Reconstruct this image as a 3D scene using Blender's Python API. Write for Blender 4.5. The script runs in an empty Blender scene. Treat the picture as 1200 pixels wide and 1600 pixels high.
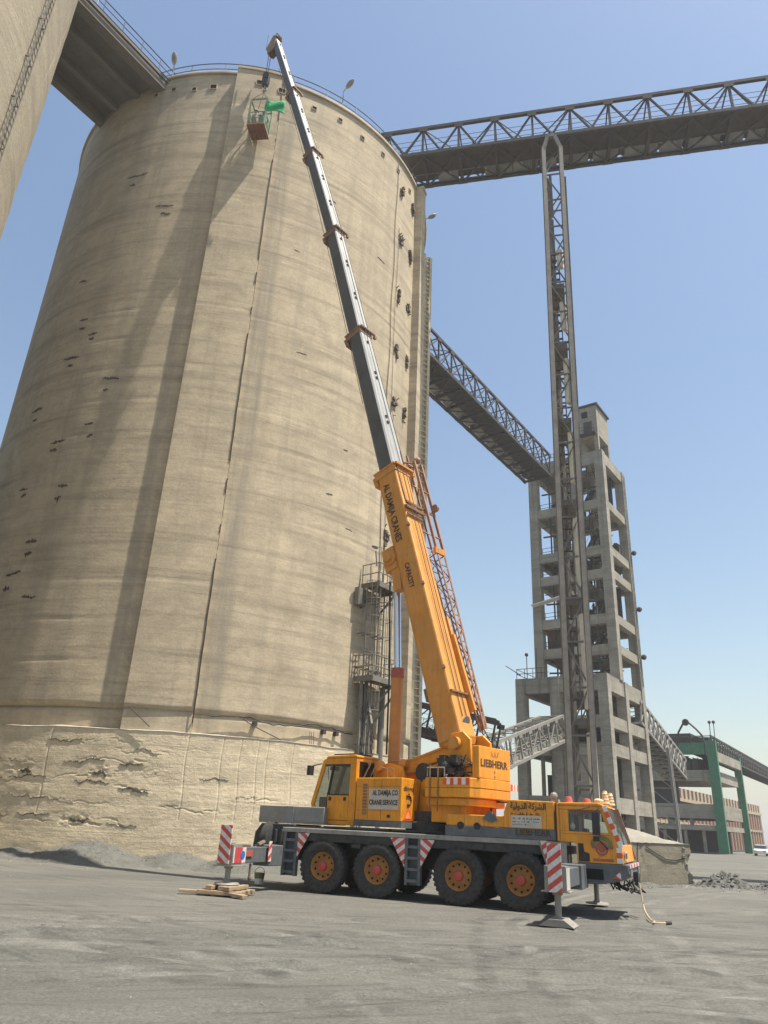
import bpy, bmesh, math, random
import numpy as np
from mathutils import Matrix, Vector, noise as mnoise

random.seed(7)
R = math.radians
scene = bpy.context.scene
COL = scene.collection

# ------------------------------------------------------------------ camera
cam_data = bpy.data.cameras.new('camera')
cam_data.sensor_fit = 'HORIZONTAL'
cam_data.sensor_width = 36.0
cam_data.lens = 36.0 * 1141.4 / 1200.0
cam_data.clip_start = 0.1
cam_data.clip_end = 6000.0
cam = bpy.data.objects.new('camera', cam_data)
COL.objects.link(cam)
_p, _r = R(23.163), R(2.750)
_r0 = Vector((1, 0, 0)); _u0 = Vector((0, -math.sin(_p), math.cos(_p))); _f = Vector((0, math.cos(_p), math.sin(_p)))
_x = _r0 * math.cos(_r) + _u0 * math.sin(_r)
_y = _u0 * math.cos(_r) - _r0 * math.sin(_r)
cam.matrix_world = Matrix(((_x.x, _y.x, -_f.x, 0), (_x.y, _y.y, -_f.y, 0), (_x.z, _y.z, -_f.z, 1.8), (0, 0, 0, 1)))
scene.camera = cam

# ------------------------------------------------------------------ light
SUN_AZ, SUN_EL = 21.5, 68.5           # azimuth measured from +X towards the viewer
world = bpy.data.worlds.new('World'); scene.world = world
world.use_nodes = True
wn = world.node_tree.nodes; wl = world.node_tree.links
bg = wn['Background']
sky = wn.new('ShaderNodeTexSky')
sky.sky_type = 'NISHITA'; sky.sun_disc = False
sky.sun_elevation = R(SUN_EL); sky.sun_rotation = R(90 + SUN_AZ)
sky.altitude = 0.0; sky.air_density = 1.45; sky.dust_density = 1.3; sky.ozone_density = 1.0
wl.new(sky.outputs[0], bg.inputs['Color'])
bg.inputs['Strength'].default_value = 0.093
sun_d = bpy.data.lights.new('sun', 'SUN'); sun_d.energy = 5.0; sun_d.angle = R(0.5); sun_d.color = (1.0, 0.93, 0.82)
sun = bpy.data.objects.new('sun', sun_d); COL.objects.link(sun)
_s = Vector((math.cos(R(SUN_AZ)) * math.cos(R(SUN_EL)), -math.sin(R(SUN_AZ)) * math.cos(R(SUN_EL)), math.sin(R(SUN_EL))))
sun.rotation_euler = _s.to_track_quat('Z', 'Y').to_euler()
sun.location = _s * 90
scene.view_settings.view_transform = 'Standard'
scene.view_settings.look = 'None'
scene.view_settings.gamma = 1.0
scene.view_settings.exposure = 0.8
try:
    scene.cycles.max_bounces = 6; scene.cycles.diffuse_bounces = 3
    scene.cycles.use_denoising = True
except Exception:
    pass

# ------------------------------------------------------------------ materials
ALB = 0.95          # the yard is exposed bright: real-world base colours sit lower
def mat(name, col, rough=0.7, metal=0.0, dust=0.0, dustcol=(0.36, 0.32, 0.25), var=0.15, scale=2.0, bump=0.0, bscale=20.0, spec=0.4,
        stretch=None, coat=0.0, grime=0.0):
    col = tuple(c * ALB for c in col); dustcol = tuple(c * ALB for c in dustcol)
    m = bpy.data.materials.new(name); m.use_nodes = True
    nt = m.node_tree; n = nt.nodes; l = nt.links
    b = n['Principled BSDF']
    tc = n.new('ShaderNodeTexCoord'); src = tc.outputs['Object']
    if stretch:
        mp = n.new('ShaderNodeMapping'); mp.inputs['Scale'].default_value = stretch
        l.new(src, mp.inputs['Vector']); src = mp.outputs[0]
    nz = n.new('ShaderNodeTexNoise'); nz.inputs['Scale'].default_value = scale; nz.inputs['Detail'].default_value = 7; nz.inputs['Roughness'].default_value = 0.65
    l.new(src, nz.inputs['Vector'])
    mr = n.new('ShaderNodeMapRange'); mr.inputs[1].default_value = 0.3; mr.inputs[2].default_value = 0.7
    mr.inputs[3].default_value = 1 - var; mr.inputs[4].default_value = 1 + var
    l.new(nz.outputs[0], mr.inputs[0])
    mul = n.new('ShaderNodeMixRGB'); mul.blend_type = 'MULTIPLY'; mul.inputs[0].default_value = 1
    mul.inputs[1].default_value = (*col, 1)
    l.new(mr.outputs[0], mul.inputs[2])
    out = mul.outputs[0]
    if dust > 0:
        n2 = n.new('ShaderNodeTexNoise'); n2.inputs['Scale'].default_value = scale * 3.1; n2.inputs['Detail'].default_value = 9
        l.new(src, n2.inputs['Vector'])
        r2 = n.new('ShaderNodeMapRange'); r2.inputs[1].default_value = 0.35; r2.inputs[2].default_value = 0.75
        r2.inputs[3].default_value = dust * 0.15; r2.inputs[4].default_value = dust
        l.new(n2.outputs[0], r2.inputs[0])
        mx = n.new('ShaderNodeMixRGB'); mx.inputs[2].default_value = (*dustcol, 1)
        l.new(r2.outputs[0], mx.inputs[0]); l.new(out, mx.inputs[1]); out = mx.outputs[0]
    if grime > 0:       # run-down dirt and scuffs
        for sc3, lo, hi, amt in (((5, 5, .45), .50, .74, grime), ((2.2, 2.2, 2.2), .56, .70, grime * .8)):
            mg = n.new('ShaderNodeMapping'); mg.inputs['Scale'].default_value = sc3; l.new(tc.outputs['Object'], mg.inputs['Vector'])
            ng = n.new('ShaderNodeTexNoise'); ng.inputs['Scale'].default_value = 1.6; ng.inputs['Detail'].default_value = 9; ng.inputs['Roughness'].default_value = 0.72; ng.inputs['Distortion'].default_value = .4
            l.new(mg.outputs[0], ng.inputs['Vector'])
            rg = n.new('ShaderNodeMapRange'); rg.inputs[1].default_value = lo; rg.inputs[2].default_value = hi; rg.inputs[3].default_value = 0; rg.inputs[4].default_value = amt
            l.new(ng.outputs[0], rg.inputs[0])
            xg = n.new('ShaderNodeMixRGB'); xg.inputs[2].default_value = (.115, .072, .034, 1); l.new(rg.outputs[0], xg.inputs[0]); l.new(out, xg.inputs[1]); out = xg.outputs[0]
    l.new(out, b.inputs['Base Color'])
    b.inputs['Roughness'].default_value = rough
    b.inputs['Metallic'].default_value = metal
    b.inputs['Specular IOR Level'].default_value = spec
    if coat:
        b.inputs['Coat Weight'].default_value = coat; b.inputs['Coat Roughness'].default_value = 0.25
    if bump > 0:
        n3 = n.new('ShaderNodeTexNoise'); n3.inputs['Scale'].default_value = bscale; n3.inputs['Detail'].default_value = 6
        l.new(src, n3.inputs['Vector'])
        bp = n.new('ShaderNodeBump'); bp.inputs['Strength'].default_value = bump; bp.inputs['Distance'].default_value = 0.05
        l.new(n3.outputs[0], bp.inputs['Height']); l.new(bp.outputs[0], b.inputs['Normal'])
    return m

def concrete(name, light, dark, stain, streak=1.0, bump=0.6, vstain=0.5):
    """weathered slip-formed concrete: horizontal casting bands, blotches, vertical run-off stains"""
    light, dark, stain = (tuple(v * ALB for v in q) for q in (light, dark, stain))
    m = bpy.data.materials.new(name); m.use_nodes = True
    nt = m.node_tree; n = nt.nodes; l = nt.links; b = n['Principled BSDF']
    tc = n.new('ShaderNodeTexCoord')
    def nz(scale3, scale, detail=8, rough=0.65, dist=0.0):
        mp = n.new('ShaderNodeMapping'); mp.inputs['Scale'].default_value = scale3
        l.new(tc.outputs['Object'], mp.inputs['Vector'])
        t = n.new('ShaderNodeTexNoise'); t.inputs['Scale'].default_value = scale; t.inputs['Detail'].default_value = detail
        t.inputs['Roughness'].default_value = rough; t.inputs['Distortion'].default_value = dist
        l.new(mp.outputs[0], t.inputs['Vector']); return t.outputs[0]
    def ramp(v, a, bb, lo=0.0, hi=1.0):
        r = n.new('ShaderNodeMapRange'); r.inputs[1].default_value = a; r.inputs[2].default_value = bb; r.inputs[3].default_value = lo; r.inputs[4].default_value = hi
        l.new(v, r.inputs[0]); return r.outputs[0]
    def mix(f, c1, c2, mode='MIX'):
        x = n.new('ShaderNodeMixRGB'); x.blend_type = mode
        if isinstance(f, float): x.inputs[0].default_value = f
        else: l.new(f, x.inputs[0])
        for i, c in ((1, c1), (2, c2)):
            if isinstance(c, tuple): x.inputs[i].default_value = (*c, 1)
            else: l.new(c, x.inputs[i])
        return x.outputs[0]
    blotch = nz((0.22, 0.22, 0.32), 1.0, 8, 0.62, 0.8)
    mott = nz((0.9, 0.9, 1.3), 1.0, 9, 0.7, 0.6)
    bands = nz((0.07, 0.07, 1.5), 1.0, 9, 0.72, 0.5)
    fineb = nz((0.30, 0.30, 4.5), 1.0, 8, 0.75, 0.6)
    runs = nz((1.3, 1.3, 0.04), 1.0, 7, 0.65, 0.2)
    runs2 = nz((0.28, 0.28, 0.03), 1.0, 6, 0.6, 0.3)
    fine = nz((1, 1, 1), 7.0, 10, 0.72, 0.3)
    c = mix(ramp(blotch, 0.34, 0.66), light, dark)
    c = mix(ramp(mott, 0.42, 0.72, 0.0, 0.45), c, stain)
    c = mix(ramp(bands, 0.50, 0.70, 0.0, 0.9 * streak), c, stain)
    c = mix(ramp(fineb, 0.55, 0.75, 0.0, 0.6 * streak), c, stain)
    c = mix(ramp(runs, 0.54, 0.78, 0.0, vstain), c, stain)
    c = mix(ramp(runs2, 0.56, 0.72, 0.0, vstain), c, dark)
    thin = nz((0.45, 0.45, 15.0), 1.0, 8, 0.75, 0.5)
    chips = nz((2.6, 2.6, 4.2), 1.0, 6, 0.75, 0.8)
    grain = nz((1, 1, 1), 24.0, 8, 0.75)
    c = mix(ramp(thin, 0.56, 0.68, 0.0, 0.42 * streak), c, stain)
    c = mix(ramp(chips, 0.68, 0.73, 0.0, 0.55), c, stain)
    c = mix(1.0, c, ramp(fine, 0.2, 0.8, 0.84, 1.14), 'MULTIPLY')
    c = mix(1.0, c, ramp(grain, 0.25, 0.75, 0.86, 1.14), 'MULTIPLY')
    l.new(c, b.inputs['Base Color'])
    b.inputs['Roughness'].default_value = 0.92; b.inputs['Specular IOR Level'].default_value = 0.2
    add = n.new('ShaderNodeMath'); add.operation = 'ADD'
    s1 = n.new('ShaderNodeMath'); s1.operation = 'MULTIPLY'; s1.inputs[1].default_value = 0.6; l.new(fineb, s1.inputs[0])
    l.new(s1.outputs[0], add.inputs[0]); l.new(fine, add.inputs[1])
    add2 = n.new('ShaderNodeMath'); add2.operation = 'ADD'; l.new(add.outputs[0], add2.inputs[0]); l.new(bands, add2.inputs[1])
    bp = n.new('ShaderNodeBump'); bp.inputs['Strength'].default_value = bump; bp.inputs['Distance'].default_value = 0.06
    l.new(add2.outputs[0], bp.inputs['Height']); l.new(bp.outputs[0], b.inputs['Normal'])
    return m

def stripes(name, c1, c2, freq, vec):
    c1 = tuple(v * .85 for v in c1); c2 = tuple(v * .85 for v in c2)
    m = bpy.data.materials.new(name); m.use_nodes = True
    nt = m.node_tree; n = nt.nodes; l = nt.links; b = n['Principled BSDF']
    tc = n.new('ShaderNodeTexCoord')
    d = n.new('ShaderNodeVectorMath'); d.operation = 'DOT_PRODUCT'; d.inputs[1].default_value = vec
    l.new(tc.outputs['Object'], d.inputs[0])
    mu = n.new('ShaderNodeMath'); mu.operation = 'MULTIPLY'; mu.inputs[1].default_value = freq; l.new(d.outputs['Value'], mu.inputs[0])
    fr = n.new('ShaderNodeMath'); fr.operation = 'FRACT'; l.new(mu.outputs[0], fr.inputs[0])
    gt = n.new('ShaderNodeMath'); gt.operation = 'GREATER_THAN'; gt.inputs[1].default_value = 0.5; l.new(fr.outputs[0], gt.inputs[0])
    mx = n.new('ShaderNodeMixRGB'); mx.inputs[1].default_value = (*c1, 1); mx.inputs[2].default_value = (*c2, 1); l.new(gt.outputs[0], mx.inputs[0])
    nz = n.new('ShaderNodeTexNoise'); nz.inputs['Scale'].default_value = 14; nz.inputs['Detail'].default_value = 8; l.new(tc.outputs['Object'], nz.inputs['Vector'])
    mr = n.new('ShaderNodeMapRange'); mr.inputs[1].default_value = 0.45; mr.inputs[2].default_value = 0.75; mr.inputs[3].default_value = 0.02; mr.inputs[4].default_value = 0.5; l.new(nz.outputs[0], mr.inputs[0])
    m2 = n.new('ShaderNodeMixRGB'); m2.inputs[2].default_value = (0.2, 0.18, 0.15, 1); l.new(mr.outputs[0], m2.inputs[0]); l.new(mx.outputs[0], m2.inputs[1])
    l.new(m2.outputs[0], b.inputs['Base Color']); b.inputs['Roughness'].default_value = 0.55
    return m

M = {}
M['silo'] = concrete('silo_concrete', (0.58, 0.482, 0.335), (0.44, 0.367, 0.26), (0.235, 0.193, 0.14), 0.85, 0.22, 0.45)
M['silo2'] = concrete('neighbour_silo_concrete', (0.42, 0.36, 0.26), (0.35, 0.30, 0.22), (0.25, 0.215, 0.16), 0.7, 0.5, 0.5)
M['plinth'] = concrete('plinth_concrete', (0.70, 0.59, 0.415), (0.58, 0.49, 0.34), (0.32, 0.265, 0.19), 0.6, 0.6, 0.4)
M['dustcap'] = mat('settled_dust', (0.36, 0.325, 0.255), 0.95, var=0.15, bump=0.6, bscale=6)
M['tower'] = concrete('tower_concrete', (0.40, 0.37, 0.30), (0.29, 0.265, 0.215), (0.13, 0.12, 0.105), 0.6, 0.4, 0.95)
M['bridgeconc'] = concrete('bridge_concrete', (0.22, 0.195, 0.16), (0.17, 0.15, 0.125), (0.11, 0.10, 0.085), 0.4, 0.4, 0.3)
M['blockconc'] = concrete('block_concrete', (0.25, 0.222, 0.165), (0.21, 0.185, 0.138), (0.155, 0.135, 0.105), 0.4, 0.5, 0.6)
M['steel'] = mat('dusty_dark_steel', (0.034, 0.034, 0.036), 0.75, 0.0, dust=0.6, dustcol=(0.095, 0.078, 0.06), var=0.5, scale=.8)
M['steelrust'] = mat('rusty_steel', (0.12, 0.085, 0.065), 0.85, 0.0, dust=0.6, dustcol=(0.20, 0.165, 0.12), var=0.4, scale=1.0)
M['rail'] = mat('blue_grey_rail_paint', (0.07, 0.085, 0.115), 0.6, 0.2, var=0.2)
M['deck'] = mat('dusty_belt_deck', (0.042, 0.038, 0.034), 0.9, dust=0.55, dustcol=(0.095, 0.078, 0.056), var=0.4, scale=0.8)
M['sheet'] = mat('galvanised_sheet', (0.20, 0.21, 0.215), 0.5, 0.3, dust=0.3, var=0.2)
M['galv'] = mat('grey_galvanised_steel', (0.235, 0.23, 0.212), 0.65, 0.2, dust=0.5, var=0.25)
M['ladder'] = mat('dull_ladder_steel', (0.15, 0.14, 0.12), 0.8, 0.1, dust=0.6, dustcol=(0.26, 0.235, 0.19), var=0.3)
M['duct'] = mat('cream_duct_sheet', (0.66, 0.62, 0.50), 0.7, dust=0.3, var=0.12)
M['yellow'] = mat('crane_yellow', (0.78, 0.30, 0.010), 0.42, dust=0.28, dustcol=(0.42, 0.23, 0.06), var=0.16, scale=1.6, coat=0.08, grime=.5)
M['boomyellow'] = mat('boom_yellow', (0.63, 0.255, 0.033), 0.55, dust=0.30, dustcol=(0.47, 0.32, 0.18), var=0.14, scale=0.9, grime=.35)
M['orange'] = mat('faded_orange_cylinder', (0.56, 0.20, 0.028), 0.5, dust=0.25, var=0.15)
M['redband'] = mat('faded_red_paint', (0.42, 0.075, 0.04), 0.55, dust=0.25, var=0.15)
M['jib'] = mat('jib_red_brown_paint', (0.30, 0.135, 0.068), 0.6, dust=0.35, var=0.25)
M['collar'] = mat('boom_collar_brown', (0.22, 0.115, 0.06), 0.65, dust=0.3, var=0.3)
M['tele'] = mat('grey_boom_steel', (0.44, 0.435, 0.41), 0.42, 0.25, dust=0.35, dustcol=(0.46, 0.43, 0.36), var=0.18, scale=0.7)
M['teledark'] = mat('shaded_greasy_flank', (0.085, 0.088, 0.088), 0.5, 0.1, dust=0.25, dustcol=(0.16, 0.15, 0.135), var=0.25, scale=0.7)  # flank and belly: shade painted into a darker, greasy grey
M['chrome'] = mat('chromed_rod', (0.62, 0.64, 0.68), 0.22, 0.9, var=0.05)
M['chassis'] = mat('chassis_blue_grey', (0.085, 0.10, 0.115), 0.6, 0.1, dust=0.45, dustcol=(0.24, 0.225, 0.19), var=0.2)
M['dark'] = mat('dark_underframe', (0.028, 0.029, 0.03), 0.75, dust=0.35, dustcol=(0.12, 0.11, 0.095), var=0.3)
M['deckedge'] = mat('pale_grey_deck_edge', (0.27, 0.265, 0.25), 0.6, dust=0.4, var=0.2, grime=.6)
M['greyblock'] = mat('grey_ballast_plate', (0.23, 0.215, 0.19), 0.75, dust=0.4, var=0.2)
M['rubber'] = mat('tyre_rubber', (0.022, 0.022, 0.022), 0.85, dust=0.35, dustcol=(0.13, 0.12, 0.105), var=0.2, scale=4)
M['rim'] = mat('rim_ochre', (0.40, 0.165, 0.022), 0.65, dust=0.55, dustcol=(0.20, 0.15, 0.09), var=0.35, scale=5)
M['hub'] = mat('hub_red', (0.42, 0.05, 0.035), 0.55, dust=0.25, dustcol=(0.35, 0.22, 0.17), var=0.15)
M['hole'] = mat('dark_recess', (0.015, 0.014, 0.013), 0.95, var=0.1)
M['black'] = mat('black_plastic', (0.018, 0.018, 0.02), 0.5, dust=0.2, dustcol=(0.12, 0.11, 0.1), var=0.15)
M['text'] = mat('black_lettering', (0.020, 0.017, 0.015), 0.6, dust=0.5, dustcol=(0.22, 0.14, 0.06), var=0.3, scale=6)
M['mast'] = mat('weathered_mast_steel', (0.135, 0.13, 0.122), 0.75, 0.0, dust=0.5, dustcol=(0.20, 0.17, 0.13), var=0.4, scale=1.5)
M['panelwhite'] = mat('faded_white_panel', (0.52, 0.49, 0.43), 0.6, dust=0.35, var=0.15)
M['white'] = mat('white_paint', (0.75, 0.74, 0.70), 0.5, dust=0.25, var=0.08)
M['redsign'] = mat('warning_red', (0.72, 0.10, 0.02), 0.5, var=0.1)
M['orangesign'] = mat('warning_orange', (0.85, 0.30, 0.10), 0.5, var=0.1)
M['amber'] = mat('pale_amber_lens', (0.75, 0.52, 0.28), 0.25, dust=0.2, var=0.15)
M['redlens'] = mat('red_beacon_lens', (0.45, 0.08, 0.07), 0.3, dust=0.2, var=0.15)
M['stripe_r'] = stripes('red_white_stripes', (0.72, 0.70, 0.66), (0.62, 0.055, 0.035), 3.0, (1.0, -1.0, 1.35))
M['stripe_l'] = stripes('red_white_stripes_mirrored', (0.72, 0.70, 0.66), (0.62, 0.055, 0.035), 3.0, (-1.0, 1.0, 1.35))
M['stripe_v'] = stripes('red_white_blocks', (0.72, 0.70, 0.66), (0.58, 0.05, 0.06), 4.0, (1.0, -0.35, 0.0))
M['blue'] = mat('blue_mark', (0.03, 0.16, 0.42), 0.5, var=0.1)
M['maroon'] = mat('door_emblem_red', (0.33, 0.075, 0.05), 0.55, dust=0.25, var=0.25, scale=6)
M['emblemgreen'] = mat('door_emblem_green', (0.16, 0.17, 0.04), 0.55, dust=0.25, var=0.25, scale=6)
M['green'] = mat('green_frame_paint', (0.02, 0.17, 0.082), 0.6, dust=0.4, dustcol=(0.20, 0.22, 0.18), var=0.12, scale=0.6)
M['greenframe'] = mat('pale_green_basket_steel', (0.24, 0.38, 0.24), 0.6, dust=0.3, var=0.2)
M['greencloth'] = mat('green_tarpaulin', (0.02, 0.36, 0.13), 0.8, var=0.2)
M['rustplate'] = mat('rust_red_plate', (0.30, 0.085, 0.045), 0.7, dust=0.25, var=0.2)
M['wood'] = mat('weathered_timber', (0.33, 0.225, 0.13), 0.9, dust=0.4, dustcol=(0.38, 0.34, 0.27), var=0.35, scale=5, stretch=(1, 8, 8), bump=0.4)
M['hose'] = mat('tan_hose', (0.45, 0.36, 0.22), 0.7, dust=0.3, var=0.15)
M['wire'] = mat('black_cable', (0.03, 0.028, 0.026), 0.7, var=0.1)
M['skin'] = mat('skin', (0.32, 0.17, 0.10), 0.6, var=0.08)
M['cloth_blue'] = mat('grey_blue_overall', (0.14, 0.17, 0.2), 0.9, var=0.15, scale=8)
M['cloth_tan'] = mat('tan_overall', (0.32, 0.27, 0.19), 0.9, var=0.15, scale=8)
M['brick'] = concrete('red_wall', (0.235, 0.12, 0.088), (0.19, 0.098, 0.075), (0.18, 0.09, 0.07), 0.5, 0.2, 0.5)
M['creamwall'] = mat('cream_render', (0.42, 0.33, 0.225), 0.85, dust=0.3, var=0.12)
M['tyrewhite'] = mat('car_white', (0.78, 0.78, 0.76), 0.35, var=0.04)

def glass(name, tint=(0.5, 0.56, 0.55), film=0.07, rough=0.06):
    m = bpy.data.materials.new(name); m.use_nodes = True
    nt = m.node_tree; n = nt.nodes; l = nt.links
    n.remove(n['Principled BSDF']); out = n['Material Output']
    tr = n.new('ShaderNodeBsdfTransparent'); tr.inputs[0].default_value = (*tint, 1)
    gl = n.new('ShaderNodeBsdfGlossy'); gl.inputs['Roughness'].default_value = rough; gl.inputs['Color'].default_value = (0.9, 0.95, 1, 1)
    fr = n.new('ShaderNodeLayerWeight'); fr.inputs['Blend'].default_value = 0.12
    mr = n.new('ShaderNodeMapRange'); mr.inputs[3].default_value = 0.05; mr.inputs[4].default_value = 0.75; l.new(fr.outputs['Facing'], mr.inputs[0])
    mx = n.new('ShaderNodeMixShader'); l.new(mr.outputs[0], mx.inputs[0]); l.new(tr.outputs[0], mx.inputs[1]); l.new(gl.outputs[0], mx.inputs[2])
    df = n.new('ShaderNodeBsdfDiffuse'); df.inputs[0].default_value = (0.30, 0.30, 0.27, 1)
    m2 = n.new('ShaderNodeMixShader'); m2.inputs[0].default_value = film
    l.new(mx.outputs[0], m2.inputs[1]); l.new(df.outputs[0], m2.inputs[2]); l.new(m2.outputs[0], out.inputs['Surface'])
    return m
M['glass'] = glass('tinted_glass', (0.62, 0.68, 0.66))
M['darkglass'] = glass('dark_tinted_glass', (0.12, 0.145, 0.13), 0.03)

# ------------------------------------------------------------------ mesh helpers
I4 = Matrix.Identity(4)
class MB:
    """collects shapes into one mesh"""
    def __init__(s, xf=None): s.v = []; s.f = []; s.mi = []; s.xf = xf or I4; s.m = 0
    def add(s, vs, fs):
        o = len(s.v); s.v += [tuple(s.xf @ Vector(v)) for v in vs]
        for f in fs: s.f.append([i + o for i in f]); s.mi.append(s.m)
        return s
    def bx(s, x0, x1, y0, y1, z0, z1):
        x0, x1 = sorted((x0, x1)); y0, y1 = sorted((y0, y1)); z0, z1 = sorted((z0, z1))
        v = [(x0, y0, z0), (x1, y0, z0), (x1, y1, z0), (x0, y1, z0), (x0, y0, z1), (x1, y0, z1), (x1, y1, z1), (x0, y1, z1)]
        return s.add(v, [(0, 3, 2, 1), (4, 5, 6, 7), (0, 1, 5, 4), (1, 2, 6, 5), (2, 3, 7, 6), (3, 0, 4, 7)])
    def frame(s, p, q, up=(0, 0, 1)):
        p = Vector(p); q = Vector(q); d = (q - p).normalized(); up = Vector(up)
        if abs(d.dot(up)) > 0.995: up = Vector((1, 0, 0)) if abs(d.x) < 0.9 else Vector((0, 1, 0))
        a = d.cross(up).normalized(); b = a.cross(d).normalized()
        return p, q, a, b
    def beam(s, p, q, w, h=None, up=(0, 0, 1), w2=None, h2=None):
        h = h or w; w2 = w2 or w; h2 = h2 or h
        p, q, a, b = s.frame(p, q, up)
        v = [p - a * w / 2 - b * h / 2, p + a * w / 2 - b * h / 2, p + a * w / 2 + b * h / 2, p - a * w / 2 + b * h / 2,
             q - a * w2 / 2 - b * h2 / 2, q + a * w2 / 2 - b * h2 / 2, q + a * w2 / 2 + b * h2 / 2, q - a * w2 / 2 + b * h2 / 2]
        return s.add(v, [(0, 1, 2, 3), (7, 6, 5, 4), (4, 5, 1, 0), (5, 6, 2, 1), (6, 7, 3, 2), (7, 4, 0, 3)])
    def tube(s, p, q, r, n=8, r2=None):
        r2 = r if r2 is None else r2
        p, q, a, b = s.frame(p, q)
        v = []
        for c, rr in ((p, r), (q, r2)):
            for i in range(n):
                t = 2 * math.pi * i / n; v.append(c + a * rr * math.cos(t) + b * rr * math.sin(t))
        f = [(i, (i + 1) % n, n + (i + 1) % n, n + i) for i in range(n)]
        f += [tuple(range(n - 1, -1, -1)), tuple(range(n, 2 * n))]
        return s.add(v, f)
    def path(s, pts, r, n=6):
        pts = [Vector(p) for p in pts]; v = []; f = []
        for k, p in enumerate(pts):
            d = (pts[min(k + 1, len(pts) - 1)] - pts[max(k - 1, 0)]).normalized()
            up = Vector((0, 0, 1)) if abs(d.z) < 0.9 else Vector((0, 1, 0))
            a = d.cross(up).normalized(); b = a.cross(d)
            for i in range(n):
                t = 2 * math.pi * i / n; v.append(p + a * r * math.cos(t) + b * r * math.sin(t))
        for k in range(len(pts) - 1):
            for i in range(n): f.append((k * n + i, k * n + (i + 1) % n, (k + 1) * n + (i + 1) % n, (k + 1) * n + i))
        f += [tuple(range(n - 1, -1, -1)), tuple(range((len(pts) - 1) * n, len(pts) * n))]
        return s.add(v, f)
    def prism(s, poly, axis, a, b):
        """poly of 2-D points; axis 'y': points are (x,z); 'x': (y,z); 'z': (x,y)"""
        def P(u, w, t): return {'y': (u, t, w), 'x': (t, u, w), 'z': (u, w, t)}[axis]
        n = len(poly)
        v = [P(u, w, a) for u, w in poly] + [P(u, w, b) for u, w in poly]
        f = [(i, (i + 1) % n, n + (i + 1) % n, n + i) for i in range(n)] + [tuple(range(n - 1, -1, -1)), tuple(range(n, 2 * n))]
        return s.add(v, f)
    def lathe(s, prof, c, axis='y', n=24, a0=0.0):
        """prof: (radius, offset along axis)"""
        c = Vector(c); v = []; f = []; k = len(prof)
        for i in range(n):
            t = 2 * math.pi * i / n + a0
            for r, o in prof:
                u, w = r * math.cos(t), r * math.sin(t)
                v.append(c + Vector({'y': (u, o, w), 'x': (o, u, w), 'z': (u, w, o)}[axis]))
        for i in range(n):
            j = (i + 1) % n
            for q in range(k - 1): f.append((i * k + q, i * k + q + 1, j * k + q + 1, j * k + q))
        return s.add(v, f)
    def sphere(s, c, r, nu=10, nv=7, sq=(1, 1, 1)):
        prof = [(max(1e-4, math.sin(math.pi * i / nv)) , -math.cos(math.pi * i / nv)) for i in range(nv + 1)]
        c = Vector(c); v = []; f = []; k = len(prof)
        for i in range(nu):
            t = 2 * math.pi * i / nu
            for rr, o in prof: v.append(c + Vector((rr * math.cos(t) * r * sq[0], rr * math.sin(t) * r * sq[1], o * r * sq[2])))
        for i in range(nu):
            j = (i + 1) % nu
            for q in range(k - 1): f.append((i * k + q, i * k + q + 1, j * k + q + 1, j * k + q))
        return s.add(v, f)
    def quad(s, a, b, c, d, t=0.0):
        if t == 0: return s.add([a, b, c, d], [(0, 1, 2, 3)])
        a, b, c, d = map(Vector, (a, b, c, d)); nn = (b - a).cross(d - a).normalized() * t
        return s.add([a, b, c, d, a - nn, b - nn, c - nn, d - nn], [(0, 1, 2, 3), (7, 6, 5, 4), (0, 4, 5, 1), (1, 5, 6, 2), (2, 6, 7, 3), (3, 7, 4, 0)])
    def build(s, name, mats, parent=None, smooth=False, bevel=0.0, loc=None):
        me = bpy.data.meshes.new(name)
        me.from_pydata(s.v, [], s.f)
        if not isinstance(mats, (list, tuple)): mats = [mats]
        for m in mats: me.materials.append(m)
        if len(mats) > 1: me.polygons.foreach_set('material_index', s.mi)
        bm = bmesh.new(); bm.from_mesh(me); bmesh.ops.recalc_face_normals(bm, faces=bm.faces); bm.to_mesh(me); bm.free()
        if smooth:
            me.polygons.foreach_set('use_smooth', [True] * len(me.polygons))
            try: me.set_sharp_from_angle(angle=R(40))
            except Exception: pass
        o = bpy.data.objects.new(name, me); COL.objects.link(o)
        if parent: o.parent = parent
        if loc is not None: o.location = loc
        if bevel:
            b = o.modifiers.new('bevel', 'BEVEL'); b.width = bevel; b.segments = 2; b.limit_method = 'ANGLE'; b.angle_limit = R(35)
        return o

def empty(name, loc=(0, 0, 0), rz=0.0, parent=None):
    o = bpy.data.objects.new(name, None); COL.objects.link(o); o.location = loc; o.rotation_euler = (0, 0, rz)
    o.empty_display_size = 0.3
    if parent: o.parent = parent
    return o
def tag(o, label=None, cat=None, group=None, kind=None):
    if label: o['label'] = label
    if cat: o['category'] = cat
    if group: o['group'] = group
    if kind: o['kind'] = kind
    return o
def copy_tree(o, parent=None):
    c = o.copy(); COL.objects.link(c)
    if parent: c.parent = parent
    for ch in list(o.children): copy_tree(ch, c)
    return c

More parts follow.
